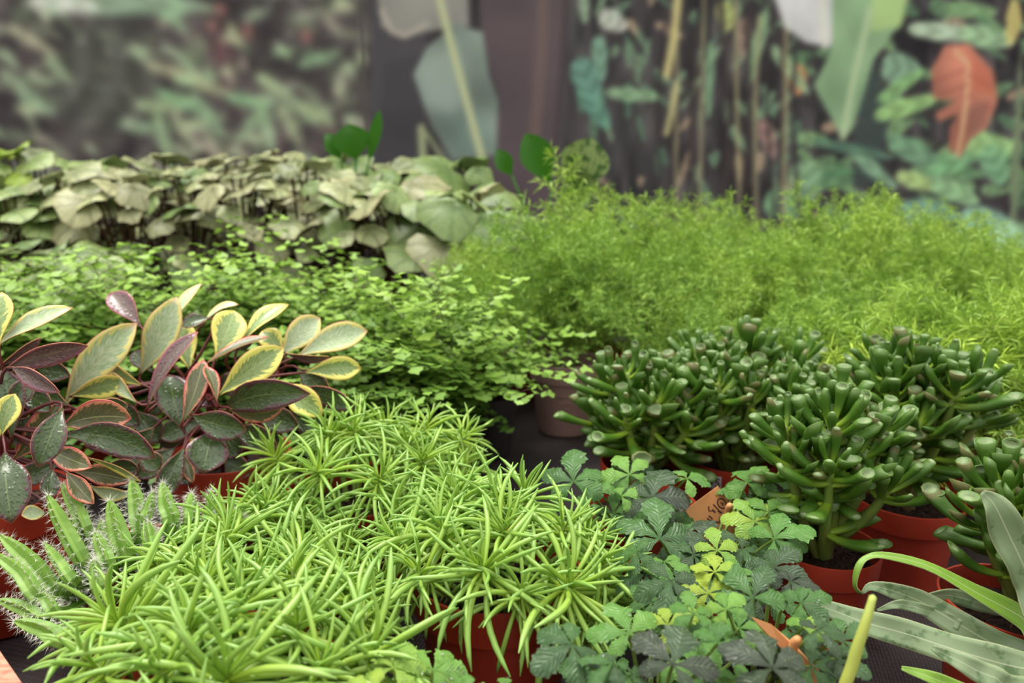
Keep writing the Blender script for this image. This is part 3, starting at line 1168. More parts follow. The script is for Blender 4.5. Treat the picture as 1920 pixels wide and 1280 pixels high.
# ------------------------------------------------------------------ hairy ribbed cactus
def cactus():
    base = atz(222, 1015, .09)
    t = potted('hairy_cactus', 'finger-stemmed green cactus bristling with white spines, by the edge board', 'cactus', base, .050, .080, seed=1)
    W0 = Vector((base.x, base.y, .002))
    r_ = random.Random(3)
    L = [(165, 1060, 90, 928, 36, .515, .53), (165, 1000, 117, 908, 32, .535, .56), (236, 1052, 205, 938, 40, .52, .535), (262, 1012, 247, 898, 36, .545, .575),
         (266, 985, 286, 922, 24, .55, .565), (318, 990, 304, 906, 36, .555, .575), (350, 990, 358, 924, 30, .56, .575), (388, 995, 396, 920, 28, .565, .575),
         (112, 1108, 0, 1004, 40, .50, .515), (80, 1122, -14, 1036, 34, .485, .50), (142, 1090, 84, 1018, 28, .50, .515), (208, 1066, 178, 998, 30, .51, .52),
         (90, 1158, -4, 1124, 30, .475, .48), (125, 1196, 28, 1164, 38, .455, .455), (112, 1150, 66, 1108, 28, .48, .485), (284, 1030, 278, 978, 24, .53, .54),
         (188, 1110, 177, 1048, 26, .495, .50), (455, 1000, 440, 956, 24, .56, .57), (190, 1040, 190, 975, 26, .53, .545)]
    for bx, by, tx, ty, wpx, yb, yt in L:
        B, T = at(bx, by, yb), at(tx, ty, yt)
        root = Vector((base.x, base.y, .065)).lerp(Vector((B.x, B.y, .07)), .4)
        
        wd = size(wpx, B) / 2
        pts = catmull([root, B, B.lerp(T, .5) + Vector((r_.uniform(-1, 1), 0, r_.uniform(-1, 1))) * .002, T], 16)
        rr = [wd * interp([(0, .55), (.3, .9), (.55, 1), (.8, .8), (.93, .5), (1, .16)], i / 15) for i in range(16)]
        prof = [1.0, .60] * 5
        m = MB()
        tube(m, pts, rr, 10, 0, True, prof)
        st = link('stem', m.mesh('stem', M_CACT, False, W0), t)
        # spines: small star tufts along the five ribs
        s = MB()
        P, fr = frames(pts)
        for i in range(3, 16):
            Tn, Nn, Bn = fr[i]
            for kx in range(5):
                a = 2 * PI * kx / 5
                d0 = Nn * math.cos(a) + Bn * math.sin(a)
                q = P[i] + d0 * rr[i]
                for z in range(6):
                    d = (d0 + Vector((r_.uniform(-1, 1), r_.uniform(-1, 1), r_.uniform(-1, 1))) * .8).normalized()
                    ln = r_.uniform(.003, .0075)
                    sd = d.orthogonal().normalized() * .00015
                    s2 = d.cross(sd)
                    s.add([q + sd, q - sd * .5 + s2 * .87, q - sd * .5 - s2 * .87, q + d * ln], [(0, 1, 3), (1, 2, 3), (2, 0, 3)])
        for z in range(14):
            Tn = fr[-1][0]
            d = (Tn + Vector((r_.uniform(-1, 1), r_.uniform(-1, 1), r_.uniform(-1, 1))) * .8).normalized()
            sd = d.orthogonal().normalized() * .00015
            s2 = d.cross(sd)
            q = P[-1]
            s.add([q + sd, q - sd * .5 + s2 * .87, q - sd * .5 - s2 * .87, q + d * r_.uniform(.004, .009)], [(0, 1, 3), (1, 2, 3), (2, 0, 3)])
        tag(link('spines', s.mesh('spines', M_SPINE, False, W0), st), kind='stuff')


cactus()

# ------------------------------------------------------------------ peperomias: every leaf laid out by hand
PEP_PROF = [(0, .07), (.1, .16), (.22, .42), (.36, .74), (.5, .94), (.62, 1.0), (.74, .91), (.86, .64), (.94, .36), (1, .03)]


def pep_leaf(t, W0, spec, r_):
    bx, by, tx, ty, wpx, Yb, Yt, kind = spec[:8]
    roll = spec[8] if len(spec) > 8 else 0.0
    bow = spec[9] if len(spec) > 9 else 0.0
    arch = spec[10] if len(spec) > 10 else .08
    B, T = at(bx, by, Yb), at(tx, ty, Yt)
    ax = T - B
    Ln = ax.length
    ax.normalize()
    mid = (B + T) * .5
    view = (EYE - mid).normalized()
    S = ax.cross(view).normalized()
    Nn = S.cross(ax).normalized()
    rl = Matrix.Rotation(math.radians(roll), 3, ax)
    S2_, N2 = rl @ S, rl @ Nn
    P1 = mid + S * (bow * Ln) + N2 * (arch * Ln) * 2
    n = 13
    pts = bez(B, P1, T, n)
    wd = size(wpx, mid)
    sides, norms, ws = [], [], []
    for i in range(n):
        tg = (pts[min(i + 1, n - 1)] - pts[max(i - 1, 0)]).normalized()
        s = (S2_ - tg * S2_.dot(tg)).normalized()
        sides.append(s)
        norms.append(s.cross(tg).normalized())
        ws.append(wd * interp(PEP_PROF, i / (n - 1)))
    m = MB()
    strip(m, pts, sides, norms, ws, 8, .15, 0, .035, 1.3, r_.uniform(0, 6))
    o = link('leaf', m.mesh('leaf', [M_PEP[kind], M_PEP_UNDER, M_PEP_EDGE], True, W0), t)
    md = o.modifiers.new('thickness', 'SOLIDIFY')
    md.thickness = .0005
    md.offset = 0
    md.material_offset = 1
    md.material_offset_rim = 2
    return B, (B - T).normalized()


def peperomia(label, px, py, h, Y0, leaves, seed):
    base = atz(px, py, h)
    t = potted('variegated_peperomia', label, 'houseplant', base, .060, h, seed=2)
    W0 = Vector((base.x, base.y, .002))
    r_ = random.Random(seed)
    crown = Vector((base.x, base.y, h * .8))
    tips = []
    for k in range(6):
        a = k * PI / 3 + .4
        e1 = crown + Vector((math.cos(a) * .035, math.sin(a) * .028, .075 + r_.uniform(-.02, .03)))
        m = MB()
        tube(m, bez(crown + Vector((math.cos(a), math.sin(a), 0)) * .008, crown + Vector((math.cos(a) * .018, math.sin(a) * .016, .03)), e1, 7), [.004, .004, .0038, .0036, .0034, .003, .0024], 7)
        link('stem', m.mesh('stem', M_REDSTEM, True, W0), t)
        tips += [(e1, crown)]
    pm = MB()
    for sp in leaves:
        B, bk = pep_leaf(t, W0, sp, r_)
        best = min((p * (1 - f) + q * f for p, q in tips for f in (0, .25, .5, .75)), key=lambda z: (z - B).length)
        tube(pm, bez(B - bk * .002, B + bk * min(.02, (best - B).length * .5), best, 6), [.0011, .0012, .0014, .0015, .0017, .0018], 5)
    tag(link('petioles', pm.mesh('petioles', M_REDSTEM, True, W0), t), kind='stuff')
    return t


CR, YE, PK, DK, PU = 0, 1, 2, 3, 4
P1L = [
    (264, 612, 207, 549, 44, .735, .76, PU, 10), (262, 702, 331, 557, 62, .72, .73, CR, -8, .06), (121, 760, 256, 606, 66, .68, .71, CR, 4, -.10),
    (322, 612, 378, 532, 28, .74, .77, CR, -50), (356, 694, 328, 602, 56, .72, .745, YE, 10), (382, 606, 447, 571, 30, .74, .75, CR, -66, -.1),
    (392, 596, 342, 612, 34, .73, .72, DK, 40), (404, 672, 438, 582, 64, .70, .735, YE, 0, .05), (452, 645, 541, 571, 40, .72, .76, YE, -45, -.05),
    (532, 664, 492, 620, 44, .735, .75, YE, 10), (526, 668, 600, 596, 54, .725, .75, CR, 0, -.08), (558, 668, 689, 620, 54, .715, .74, CR, -10, -.08),
    (532, 660, 617, 668, 26, .71, .70, PU, 55), (572, 698, 677, 690, 46, .70, .72, YE, 0, -.06), (410, 740, 532, 652, 62, .665, .69, YE, 0, -.04),
    (386, 682, 503, 632, 32, .69, .72, PK, -62, .03), (425, 770, 582, 738, 62, .675, .64, DK, 8, -.20, .16), (520, 722, 604, 780, 54, .68, .665, YE, 6, -.10),
    (428, 764, 532, 762, 36, .665, .65, PK, 25, .14), (343, 806, 318, 702, 64, .67, .70, DK, 0, -.05), (341, 792, 381, 674, 42, .655, .69, PK, -12, .10),
    (407, 752, 384, 686, 30, .66, .685, PK, 35), (276, 765, 371, 622, 38, .665, .70, PU, -42, -.05), (268, 722, 200, 678, 34, .69, .70, YE, -38),
    (132, 742, 236, 712, 46, .675, .69, YE, 20, -.06), (258, 756, 206, 702, 34, .67, .70, CR, -40, .1), (360, 778, 462, 806, 56, .66, .65, DK, 10, .05),
    (398, 805, 380, 886, 76, .66, .63, DK, 0), (346, 838, 302, 938, 44, .655, .625, DK, 0, .05), (560, 728, 668, 766, 40, .70, .68, DK, 20, -.12),
    (330, 838, 258, 896, 46, .67, .65, DK, 10), (380, 790, 300, 820, 44, .68, .67, DK, 15), (440, 800, 520, 838, 50, .68, .66, DK, 10), (470, 770, 560, 800, 50, .70, .69, DK, 0),
    (400, 700, 350, 760, 50, .71, .70, DK, 0), (300, 690, 345, 640, 36, .72, .74, DK, 10), (460, 690, 420, 740, 44, .71, .7, DK, 20), (520, 700, 470, 735, 40, .71, .69, DK, 10),
    (345, 850, 362, 905, 22, .655, .64, PK, 10), (290, 800, 240, 850, 40, .68, .67, DK, 0), (420, 860, 470, 890, 46, .69, .67, DK, 10),
    (320, 720, 280, 780, 40, .71, .70, DK, 20), (560, 690, 620, 740, 44, .72, .70, DK, 15),
    (255, 770, 300, 830, 50, .70, .69, DK, 5), (300, 840, 352, 785, 50, .71, .70, DK, 5), (240, 850, 296, 890, 46, .68, .67, DK, 10), (376, 862, 326, 905, 48, .68, .66, DK, 5),
    (402, 780, 446, 860, 56, .70, .68, DK, 0), (200, 750, 262, 796, 44, .70, .69, DK, 10), (470, 840, 530, 810, 50, .71, .70, DK, 0), (540, 780, 610, 800, 50, .72, .71, DK, 0),
    (290, 700, 250, 660, 36, .73, .74, DK, 5), (430, 660, 470, 620, 38, .74, .75, DK, 5), (360, 720, 400, 760, 44, .71, .69, PU, 10), (450, 700, 500, 760, 50, .72, .70, DK, 0),
]
P2L = [
    (-2, 650, 4, 548, 52, .60, .625, YE, -10, -.06), (-4, 648, 136, 577, 40, .61, .63, CR, -38, -.04), (6, 694, 165, 648, 44, .60, .61, PU, 20, -.10, .05),
    (-6, 688, 76, 633, 22, .62, .63, PU, 30), (22, 688, 112, 735, 36, .585, .56, PU, 25, -.08, .1), (36, 694, 132, 704, 42, .615, .62, DK, 0, -.1),
    (22, 820, 4, 692, 56, .58, .60, DK, 0, .06), (2, 818, 28, 738, 44, .56, .575, YE, 0, -.08), (116, 800, 246, 784, 68, .585, .59, PK, 5, -.18, .06),
    (117, 766, 72, 876, 56, .57, .535, DK, 0, .02, .14), (24, 862, 112, 752, 56, .59, .61, PK, 0, .10), (118, 818, 292, 858, 60, .575, .57, DK, 8, -.22, .1),
    (92, 842, 172, 876, 44, .565, .55, PK, 0, .03), (124, 884, 176, 944, 36, .565, .545, PK, 10), (10, 848, 22, 980, 80, .565, .525, DK, 0, .04, .14),
    (98, 878, 92, 938, 34, .575, .555, DK, 5), (164, 858, 264, 902, 24, .585, .575, YE, 60, -.22), (138, 884, 246, 902, 40, .59, .585, PK, 10, -.1),
    (168, 908, 244, 924, 30, .585, .58, CR, 35, .1), (86, 962, 40, 966, 34, .575, .56, CR, 30), (260, 846, 300, 880, 40, .60, .60, DK, 0),
    (150, 800, 210, 840, 44, .60, .595, DK, 10), (60, 780, 20, 830, 50, .60, .59, DK, 10), (40, 730, 96, 770, 44, .61, .60, DK, 0), (130, 760, 60, 730, 40, .61, .615, DK, 0),
    (60, 700, 30, 760, 40, .605, .59, DK, 10), (110, 870, 40, 900, 44, .59, .58, DK, 10), (200, 870, 260, 880, 34, .60, .6, DK, 10), (170, 770, 240, 760, 40, .615, .62, DK, 5),
    (-60, 720, -120, 660, 60, .60, .61, CR, 0), (-60, 800, -140, 780, 60, .58, .58, DK, 0), (-40, 860, -100, 940, 60, .57, .54, DK, 0), (-30, 700, -60, 600, 50, .61, .63, YE, 0),
]
peperomia('cream-and-green peperomia with pink leaf edges, the full plant in the pot behind the cactus tips', 430, 849, .11, .72, P1L, 5)
peperomia('dark purple and pink-edged peperomia at the edge of the bench, cut by the photo frame', -15, 925, .115, .61, P2L, 6)

# ------------------------------------------------------------------ jade plants with trumpet leaves
def trumpet_leaf(bend, flare, cupd, seed, tilt):
    r_ = random.Random(seed)
    n, K = 8, 9
    m = MB()
    vs, fs, uv = [], [], []
    x = z = 0.0
    tab = [(0, .058), (.12, .072), (.4, .098), (.7, .132), (.9, .156 + flare * .5), (1.0, .146 + flare)]
    for i in range(n):
        v = i / (n - 1)
        a = bend * (1 - v) - bend * .45
        r = interp(tab, v)
        ta = a + (tilt * max(0, (v - .75) / .25))
        for j in range(K):
            q = 2 * PI * j / K
            lx, ly = math.cos(q) * r * .72, math.sin(q) * r * 1.05
            vs.append((x + lx * math.cos(ta), ly, z - lx * math.sin(ta)))
            uv.append((j / K, v))
        if i < n - 1:
            x += math.sin(a) / (n - 1)
            z += math.cos(a) / (n - 1)
    for i in range(n - 1):
        for j in range(K):
            fs.append((i * K + j, i * K + (j + 1) % K, (i + 1) * K + (j + 1) % K, (i + 1) * K + j))
    # the sunken mouth
    ta = -bend * .45 + tilt
    up = Vector((math.sin(ta), 0, math.cos(ta)))
    c0 = Vector((x, 0, z))
    last = (n - 1) * K
    for rs, dz, vv in ((.80, .012, 1.08), (.55, -cupd * .6, 1.3), (.0, -cupd, 1.4)):
        if rs > 0:
            st = len(vs)
            for j in range(K):
                p = c0 + (Vector(vs[(n - 1) * K + j]) - c0) * rs + up * dz
                vs.append(tuple(p)); uv.append((j / K, vv))
            for j in range(K):
                fs.append((last + j, last + (j + 1) % K, st + (j + 1) % K, st + j))
            last = st
        else:
            vs.append(tuple(c0 + up * dz)); uv.append((.5, vv))
            for j in range(K):
                fs.append((last + j, last + (j + 1) % K, len(vs) - 1))
    m.add(vs, fs, 0, uv)
    return m.mesh('trumpet_leaf', M_GOL)


TRUMPET = [trumpet_leaf(b, f, c_, i, tl) for i, (b, f, c_, tl) in enumerate(((.6, .035, .08, -.6), (.9, .05, .10, -.9), (.4, .03, .07, -.5), (1.1, .03, .06, -1.0), (.7, .045, .10, -.2), (.5, -.045, -.05, -.7), (.9, -.055, -.06, -.9), (.6, -.05, -.05, -.5), (.8, -.04, .02, -1.1)))]


def jade(label, px, py, R, h, half, top, n_cl, seed, low=.3, shift=0.0, bare=0):
    base = atz(px, py, h)
    t = potted('trumpet_jade_plant', label, 'succulent', base, R, h, seed=seed % 3)
    W0 = Vector((base.x, base.y, .002))
    T0 = Matrix.Translation(-W0)
    r_ = random.Random(seed)
    zc = h * .8
    H_ = top - zc
    cl = []
    tries = 0
    while len(cl) < n_cl and tries < 3000:
        tries += 1
        a, rr = r_.uniform(0, 2 * PI), math.sqrt(r_.random())
        zz = zc + H_ * (low + (.86 - low) * (r_.random() ** .6) * (1 - .35 * rr * rr))
        P = Vector((base.x + shift + half * .8 * rr * math.cos(a), base.y + half * .75 * rr * math.sin(a), zz))
        if all((P - q).length > .024 for q in cl):
            cl.append(P)
    fork = Vector((base.x, base.y, zc + H_ * .22))
    m = MB()
    tube(m, [Vector((base.x, base.y, zc - .006)), fork * .5 + Vector((base.x + .002, base.y, zc)) * .5, fork], [.0085, .0075, .007], 8)
    link('trunk', m.mesh('trunk', M_GOLTRUNK, True, W0), t)
    for P in cl:
        out = Vector((P.x - base.x, P.y - base.y, 0))
        st = Vector((base.x, base.y, zc + H_ * r_.uniform(.0, .25))) + out * .15
        m = MB()
        pts = bez(st, Vector((base.x, base.y, 0)) + out * .75 + Vector((0, 0, st.z + (P.z - st.z) * .4)), P, 7)
        tube(m, pts, [.0055, .005, .0046, .0043, .004, .0036, .0028], 7)
        br = link('branch', m.mesh('branch', M_GOLSTEM, True, W0), t)
        ax = (pts[-1] - pts[-2]).normalized()
        ax = (ax + Vector((0, 0, 1.1)) + out * 5).normalized()
        n = r_.randint(9, 12)
        for k_ in range(n):
            f = (k_ + .5) / n
            th = math.radians(8 + 50 * f ** .9 + r_.uniform(-9, 9))
            ph = k_ * 2.4 + r_.uniform(-.3, .3)
            x = ax.orthogonal().normalized()
            y = ax.cross(x)
            o_ = x * math.cos(ph) + y * math.sin(ph)
            d = ax * math.cos(th) + o_ * math.sin(th)
            ln = r_.uniform(.030, .047) * (.7 + .4 * f)
            p0 = P - ax * (.020 * f)
            M = orient(p0, d, o_, ln)
            link('leaf', r_.choice(TRUMPET), br, T0 @ M)
        for k_ in range(0 if bare * out.x > .004 else r_.randint(2, 4)):
            p0 = pts[r_.randint(2, 4)]
            a = r_.uniform(0, 6.28)
            o_ = Vector((math.cos(a), math.sin(a), 0))
            d = (o_ + out * 6 + Vector((0, 0, r_.uniform(-.3, .5)))).normalized()
            link('leaf', r_.choice(TRUMPET), br, T0 @ orient(p0, d, Vector((0, 0, -1)), r_.uniform(.034, .052)))
    return t


J1 = jade('trumpet-leaved jade plant beside the mauve pot', 1208, 868, .045, .09, .072, .214, 18, 101, .42)
J2 = jade('trumpet-leaved jade plant in the pot with the price sticker', 1370, 858, .047, .09, .088, .240, 20, 102, .42, .016)
J3 = jade('trumpet-leaved jade plant in the small pot showing bare soil, in front of the larger pot', 1545, 1022, .045, .08, .062, .226, 16, 103, .44, .0, 1)
J4 = jade('trumpet-leaved jade plant in the pot behind the small one with bare soil', 1700, 933, .050, .082, .066, .250, 16, 104, .55)
J5 = jade('trumpet-leaved jade plant at the frame edge among grey strap leaves', 1908, 1128, .052, .082, .055, .210, 14, 105, .36, .010, -1)

# ------------------------------------------------------------------ palmate vines
def leaflet(seed, rw):
    r_ = random.Random(seed)
    n, nw = 15, 4
    tab = [(0, .06), (.12, .16), (.35, .58), (.6, 1.0), (.75, .98), (.9, .66), (1, .14)]
    pts, sd, nm, ws = [], [], [], []
    for i in range(n):
        v = i / (n - 1)
        pts.append(Vector((0, v, .08 * math.sin(v * PI) - .20 * v * v)))
        sd.append(Vector((1, 0, 0)))
        nm.append(Vector((0, 0, 1)))
        tooth = 1 + (.15 if i % 2 else -.07) * (1 if v > .3 else 0)
        ws.append(rw * interp(tab, v) * tooth)
    m = MB()
    strip(m, pts, sd, nm, ws, nw, -.12, 0, .09, 2.5, r_.uniform(0, 6))
    return m.mesh('leaflet', M_VINE)


LEAFLET = [leaflet(i, .50 + .05 * (i % 4)) for i in range(6)]


def vine(label, px, py, R, h, leaves, seed, mat=None, cat='houseplant', zc=.135, nfill=16):
    base = atz(px, py, h)
    t = potted('palmate_vine', label, cat, base, R, h, mat, seed=seed % 3)
    W0 = Vector((base.x, base.y, .002))
    T0 = Matrix.Translation(-W0)
    r_ = random.Random(seed)
    spots = []
    leaves = list(leaves)
    if len(leaves) > 6:
        sel = list(leaves)
        for q in range(nfill):
            L = r_.choice(sel)
            leaves.append((L[0] + r_.uniform(-50, 50), L[1] + r_.uniform(-25, 45), r_.uniform(42, 66), r_.choice((.0, .1, .2, .3, .4, .5)), r_.uniform(0, 360), r_.uniform(.085, .108)))
    for L in leaves:
        lx, ly, rpx, tone = L[:4]
        ang = math.radians(L[4]) if len(L) > 4 else r_.uniform(0, 6.28)
        z = L[5] if len(L) > 5 else zc + r_.uniform(-.012, .012)
        P = atz(lx, ly, z)
        view = (EYE - P).normalized()
        Nn = (Vector((0, 0, .8)) + view * .55 + Vector((r_.uniform(-.3, .3), r_.uniform(-.3, .3), 0))).normalized()
        # image-plane heading 0 = up in the picture
        f = Vector((math.sin(ang), math.cos(ang), 0))
        f = (f - Nn * f.dot(Nn)).normalized()
        s = f.cross(Nn)
        rad = size(rpx * 1.1, P)
        m = MB()
        foot = Vector((base.x, base.y, h * .8)) + Vector((P.x - base.x, P.y - base.y, 0)) * .3
        if (foot.xy - base.xy).length > R * .8:
            foot = Vector((base.x, base.y, h * .8)) + Vector((P.x - base.x, P.y - base.y, 0)).normalized() * R * .8
        kn = foot.lerp(P, .5) + Vector((0, 0, .012))
        tube(m, bez(foot, kn, P, 7), [.0014, .0013, .0012, .0012, .0011, .001, .0009], 5, 0, False)
        lf_ = link('leaf', m.mesh('leaf', M_GSTEM, True, W0), t)
        nlf = 5 if rpx > 46 else 3
        for k_ in range(nlf):
            a = (k_ - (nlf - 1) / 2) * (math.radians(62) if nlf == 5 else math.radians(80)) + r_.uniform(-.12, .12)
            d = f * math.cos(a) + s * math.sin(a)
            ln = rad * (1 - .16 * abs(k_ - (nlf - 1) / 2)) * r_.uniform(.9, 1.1)
            nn = (Nn + Vector((r_.uniform(-.18, .18), r_.uniform(-.18, .18), 0))).normalized()
            y = (d - nn * d.dot(nn) - nn * r_.uniform(0.0, .25)).normalized()
            x = y.cross(nn).normalized()
            zz = x.cross(y)
            M = Matrix((x, y, zz)).transposed().to_4x4()
            M = Matrix.Translation(P) @ M @ Matrix.Scale(ln, 4)
            q = link('leaflet', LEAFLET[r_.randrange(6)], lf_, T0 @ M)
            spots += [(M, LEAFLET[0])]
            q['tone'] = max(0.0, min(1.0, tone + .04 + r_.uniform(-.1, .1)))
    m = MB()
    dr = drop_mb()
    vv = LEAFLET[0].vertices
    for q in range(110):
        M, me = spots[r_.randrange(len(spots))]
        co = vv[r_.randrange(20, len(vv) - 8)].co
        p = M @ Vector((co.x * .8, co.y, co.z + .01))
        sz = r_.uniform(.0005, .0013)
        m.add([p + Vector((v[0], v[1], v[2] * .7)) * sz for v in dr.v], dr.f, 0)
    tag(link('water_drops', m.mesh('water_drops', M_WATER, True, W0), t), kind='stuff')
    return t


vine('grey-green palmate vine with its red pot rim showing, beside the full needle-leaved succulent', 1198, 945, .052, .09, [
    (1075, 903, 78, .3, 0), (1180, 890, 62, .6, -20), (1222, 932, 84, .0, 20), (1288, 897, 50, .55, 50), (1120, 925, 46, .45, -30), (1150, 962, 52, .4, 60, .11),
    (1250, 960, 50, .4, 120, .11), (1110, 975, 50, .3, -60, .105), (1200, 975, 50, .35, 10, .105), (1165, 930, 40, .7, 80), (1285, 955, 36, .3, 90, .10)], 201, nfill=6)
vine('dark leathery palmate vine crowded in front of the orange handwritten tag', 1300, 1072, .050, .082, [
    (1237, 1010, 96, .25, 0), (1400, 905, 58, .5, 10), (1440, 900, 60, .5, 60), (1376, 925, 42, .4, 20), (1332, 1016, 72, .0, 0), (1415, 978, 62, .8, -10), (1452, 1010, 70, .4, 80),
    (1345, 1032, 56, .75, 10), (1245, 1052, 52, .5, 180), (1257, 1088, 78, .15, 200), (1195, 1035, 50, .35, -90), (1300, 1040, 60, .1, 90, .12), (1390, 1030, 60, .15, 150, .12),
    (1270, 1000, 44, .3, 60, .11), (1210, 1075, 55, .25, -120, .12), (1310, 1085, 60, .2, 150, .115), (1440, 960, 50, .5, 30, .13)], 202, nfill=10)
vine('palmate vine with yellow-green young leaves, before the pot with bare soil', 1425, 1218, .048, .080, [
    (1412, 1120, 92, .25, -20), (1340, 1072, 54, .95, 10), (1328, 1112, 54, 1.0, 0), (1362, 1142, 54, .65, 0), (1450, 1062, 62, .05, 60), (1482, 1090, 54, .0, 100),
    (1502, 1130, 60, .3, 80), (1448, 1252, 112, .0, 0, .15), (1506, 1176, 46, .75, 60), (1532, 1182, 60, .1, 90), (1568, 1235, 54, .1, 120), (1580, 1200, 52, .3, 60),
    (1400, 1180, 60, .5, 200, .12), (1350, 1180, 56, .45, 150, .12), (1500, 1200, 60, .2, 20, .12), (1520, 1250, 60, .15, 160, .12), (1390, 1080, 50, .5, 40, .12)], 203)
vine('palmate vine spilling from a charcoal pot beside the full succulent pot', 1222, 1306, .047, .085, [
    (1180, 1188, 84, .6, -20), (1252, 1172, 66, .9, 60), (1262, 1245, 98, .0, 20), (1318, 1262, 84, .55, -20), (1345, 1205, 62, .4, 20), (1150, 1245, 62, .2, -60),
    (1072, 1208, 82, .2, 235), (1180, 1268, 62, .2, 180), (1385, 1178, 52, .5, 30), (1240, 1290, 70, .5, 160), (1300, 1150, 56, .5, 0), (1220, 1130, 50, .35, -30, .12),
    (1120, 1275, 56, .3, 200, .12), (1380, 1275, 60, .5, 90), (1290, 1210, 56, .25, 100, .12)], 204, M_POT_DARK)
vine('lime-green palmate vine sprig overlapping the needle-leaved succulents at the bottom edge', 780, 1400, .045, .08, [
    (738, 1252, 78, .85, 10), (812, 1256, 74, .65, 20), (945, 1292, 44, .6, 0), (700, 1300, 60, .8, -60), (870, 1310, 60, .6, 60)], 205)

# ------------------------------------------------------------------ strap-leaved plant reaching in from beyond the frame
def strap_plant():
    base = Vector((.545, .40, 0))
    t = potted('strap_leaved_fern', 'strap-leaved fern reaching in with long wavy grey-green leaves over the pots', 'fern', base, .055, .085, seed=0)
    W0 = Vector((base.x, base.y, .002))
    crown = Vector((base.x, base.y, .075))
    SP = [
        ('green', [(1612, 1112, .47), (1603, 1096, .47), (1610, 1062, .472), (1626, 1045, .475), (1662, 1042, .475), (1742, 1062, .47), (1832, 1112, .46), (1920, 1160, .45), (2010, 1230, .43)], [8, 9, 13, 13, 14, 20, 32, 44, 40], M_STRAPG, -35),
        ('grey', [(1616, 1112, .475), (1640, 1099, .475), (1715, 1122, .47), (1790, 1165, .46), (1862, 1206, .45), (1930, 1234, .44), (2030, 1290, .42)], [5, 18, 40, 50, 54, 54, 40], M_STRAP, 0),
        ('lobe', [(1644, 1144, .468), (1690, 1133, .467), (1760, 1152, .464), (1800, 1172, .458)], [4, 18, 24, 20], M_STRAP, 0),
        ('grey', [(1504, 1126, .45), (1540, 1136, .45), (1620, 1166, .446), (1700, 1188, .44), (1790, 1218, .432), (1880, 1244, .425), (1960, 1264, .42), (2040, 1310, .41)], [8, 26, 46, 52, 56, 64, 56, 40], M_STRAP, -8),
        ('grey', [(1728, 1118, .50), (1780, 1116, .50), (1845, 1132, .495), (1920, 1152, .485), (2010, 1200, .46)], [4, 26, 32, 30, 28], M_STRAP, 8),
        ('grey', [(1842, 922, .455), (1866, 950, .452), (1900, 1020, .448), (1935, 1090, .444), (2000, 1190, .43)], [10, 54, 70, 66, 46], M_STRAP, -25),
        ('green', [(1690, 1252, .425), (1740, 1268, .42), (1810, 1296, .415), (1900, 1340, .41)], [8, 24, 30, 30], M_STRAPG, -20),
        ('grey', [(1748, 1214, .41), (1800, 1240, .405), (1860, 1268, .40), (1960, 1290, .40)], [10, 34, 44, 40], M_STRAP, -10),
    ]
    for nm_, P, wd, mat, roll in SP:
        pts = [at(x, y, Y) for x, y, Y in P]
        if nm_ != 'lobe':
            pts.append(crown + (pts[-1] - crown) * .3 + Vector((0, 0, .02)))
            pts.append(crown)
            wd = wd + [24, 10]
        n = 40
        c = catmull(pts, n)
        S, Nn, W = [], [], []
        rs = math.radians(roll)
        for i in range(n):
            tg = (c[min(i + 1, n - 1)] - c[max(i - 1, 0)]).normalized()
            view = (EYE - c[i]).normalized()
            s = tg.cross(view).normalized()
            nn = s.cross(tg)
            r3 = Matrix.Rotation(rs, 3, tg)
            S.append(r3 @ s); Nn.append(r3 @ nn)
            x = i / (n - 1) * (len(wd) - 1)
            k_ = min(int(x), len(wd) - 2)
            W.append(size(wd[k_] + (wd[k_ + 1] - wd[k_]) * (x - k_), c[i]))
        m = MB()
        strip(m, c, S, Nn, W, 6, .06, 0, .11, 4.2, rnd.uniform(0, 6))
        o = link('frond', m.mesh('frond', [mat], True, W0), t)
        if nm_ == 'green':
            o['label'] = 'narrow bright green frond'
        md = o.modifiers.new('thickness', 'SOLIDIFY'); md.thickness = .0007; md.offset = 0
    m = MB()
    pts = catmull([crown, at(1900, 1400, .38), at(1690, 1420, .36), at(1585, 1330, .35), at(1600, 1240, .352), at(1622, 1170, .355), at(1637, 1118, .36)], 30)
    tube(m, pts, [.0026 + .0005 * min(1, i / 16) - .0012 * max(0, (i - 20) / 9) for i in range(30)], 10)
    link('young_frond', m.mesh('young_frond', M_YELLOW, True, W0), t)['label'] = 'blunt yellow-green young frond'


strap_plant()

